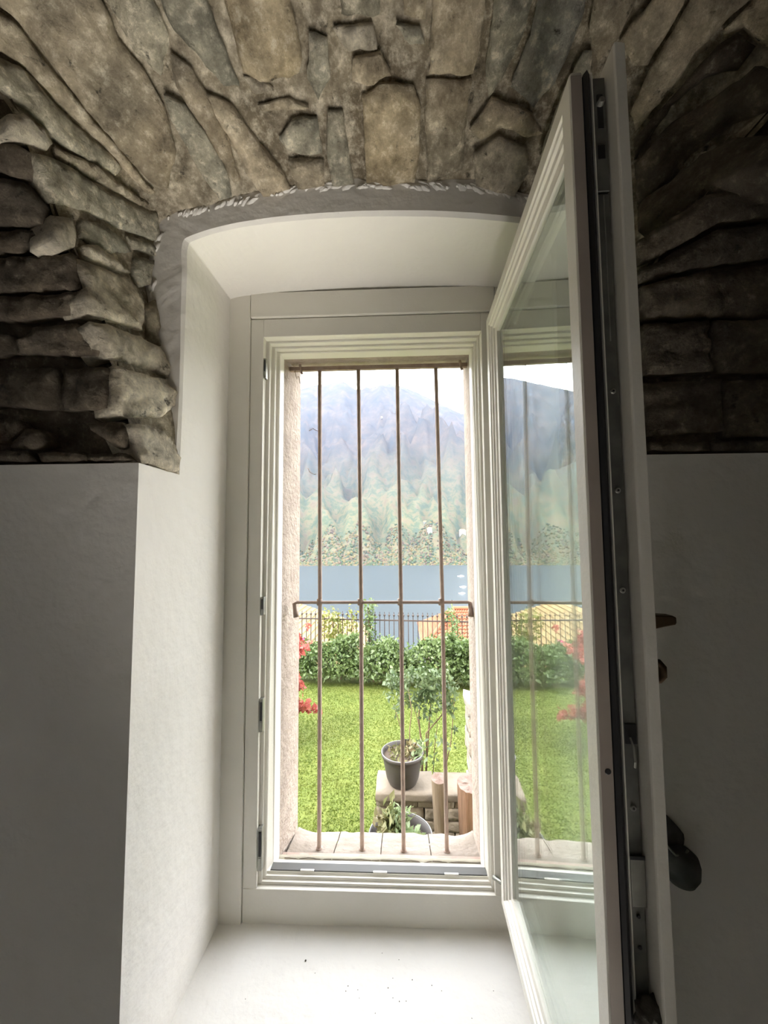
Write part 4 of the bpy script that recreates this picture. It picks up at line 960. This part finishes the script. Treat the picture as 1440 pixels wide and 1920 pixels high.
def forest():
    # round tree crowns over the lower slope
    ico = bmesh.new(); bmesh.ops.create_icosphere(ico, subdivisions=1, radius=1); iv = np.array([v.co for v in ico.verts]); jf = np.array([[v.index for v in f.verts] for f in ico.faces]); ico.free()
    VV, FF, MI, o0 = [], [], [], 0
    for mi, (nm, cl, n) in enumerate((('green', (.040, .054, .030), 3000), ('yellow', (.092, .076, .036), 2400), ('russet', (.075, .056, .038), 1800))):
        mat('crown_'+nm, cl, 1, spec=0)
        P = []
        while len(P) < n:
            s = random.random()**1.3*.12; x = random.uniform(-1500, 700)
            P.append((x*(.55+.45*s), SY+(RY-SY)*s, mtn(x, s)+1, random.uniform(2, 4.5)))
        P = np.array(P); VV.append((P[:, None, :3]+iv[None]*P[:, None, 3:]).reshape(-1, 3)); FF.append((jf[None]+(np.arange(n)*len(iv))[:, None, None]).reshape(-1, 3)+o0); o0 += n*len(iv); MI += [mi]*(n*len(jf))
    o = np_mesh('forest_trees', np.concatenate(VV)+np.array([0, 0, EYE]), np.concatenate(FF), 'crown_green')
    o.data.materials.append(MATS['crown_yellow']); o.data.materials.append(MATS['crown_russet']); o.data.polygons.foreach_set('material_index', MI)
    tag(o, 'green, yellow and russet tree crowns along the far shore', 'trees', kind='stuff')
forest()
def on_slope(px, py):
    d = at(px, py, 1.0); 
    for s in np.linspace(0, 1, 800):
        y = SY+(RY-SY)*s; p = d*y; x = p.x/(.55+.45*s)
        if mtn(x, s) >= p.z: return p
    return d*1500
for (px, py, wd, hg), lab in zip(((799, 982, 14, 8), (805, 993, 9, 6), (866, 998, 12, 8), (716, 783, 3, 2)), ('largest white villa high among the trees on the far shore', 'small white house just below the large villa', 'white house by the far shore at the right reveal', 'tiny pale hut high up on the mountainside')):
    p = on_slope(px, py)-Vector((0, 14, 0)); s = p.y/740; w_, h_ = wd*s, hg*s
    o = empty('villa', lift(p)); tag(o, lab, 'house', 'houses on the far mountainside')
    MB(lift).box(p.x-w_/2, p.x+w_/2, p.y, p.y+14, p.z-h_*1.5, p.z+h_*.4).build('wall', 'house_pale', o)
    MB(lift).add([(p.x-w_*.55, p.y-1, p.z+h_*.4), (p.x+w_*.55, p.y-1, p.z+h_*.4), (p.x+w_*.55, p.y+15, p.z+h_*.4), (p.x-w_*.55, p.y+15, p.z+h_*.4), (p.x-w_*.3, p.y+7, p.z+h_*.75), (p.x+w_*.3, p.y+7, p.z+h_*.75)], [(0, 1, 5, 4), (1, 2, 5), (2, 3, 4, 5), (3, 0, 4), (3, 2, 1, 0)]).build('roof', 'tile_cream', o)
for i, (px, py, lab) in enumerate(((864, 1081, 'topmost white boat moored on the lake by the right reveal'), (868, 1101, 'middle white boat of the three on the lake'), (866, 1113, 'lowest white boat on the lake by the right reveal'))):
    d = at(px, py, 1.0); p = d*(LAKE/d.z); L_ = 13*p.y/740
    o = empty('boat', lift(p)); tag(o, lab, 'boat', 'boats on the lake')
    w = MB(lift); hw, hh = L_*.10, L_*.10
    w.add([(p.x-L_*.5, p.y, p.z+hh), (p.x-L_*.25, p.y-hw, p.z+hh), (p.x+L_*.45, p.y-hw, p.z+hh), (p.x+L_*.45, p.y+hw, p.z+hh), (p.x-L_*.25, p.y+hw, p.z+hh), (p.x-L_*.4, p.y, p.z-.3), (p.x-L_*.2, p.y-hw*.7, p.z-.3), (p.x+L_*.42, p.y-hw*.7, p.z-.3), (p.x+L_*.42, p.y+hw*.7, p.z-.3), (p.x-L_*.2, p.y+hw*.7, p.z-.3)],
          [(0, 1, 2, 3, 4), (0, 5, 6, 1), (1, 6, 7, 2), (2, 7, 8, 3), (3, 8, 9, 4), (4, 9, 5, 0)]).build('hull', 'boat_white', o)
    MB(lift).box(p.x-L_*.1, p.x+L_*.25, p.y-hw*.6, p.y+hw*.6, p.z+hh, p.z+hh*1.9).build('cabin', 'boat_white', o)

# autumn haze over the lake
m = bpy.data.materials.new('lake_haze'); m.use_nodes = True; nt = m.node_tree; nt.nodes.remove(nt.nodes['Principled BSDF'])
v = nt.nodes.new('ShaderNodeVolumeScatter'); v.inputs['Color'].default_value = (.52, .67, 1, 1); v.inputs['Density'].default_value = .00006; v.inputs['Anisotropy'].default_value = .2
nt.links.new(v.outputs[0], nt.nodes['Material Output'].inputs['Volume']); MATS['lake_haze'] = m
o = MB(lift).box(-4300, 4300, 120, 3500, -120, 1250).build('haze', 'lake_haze'); tag(o, 'thin bluish autumn haze hanging over the lake', 'haze', kind='stuff')
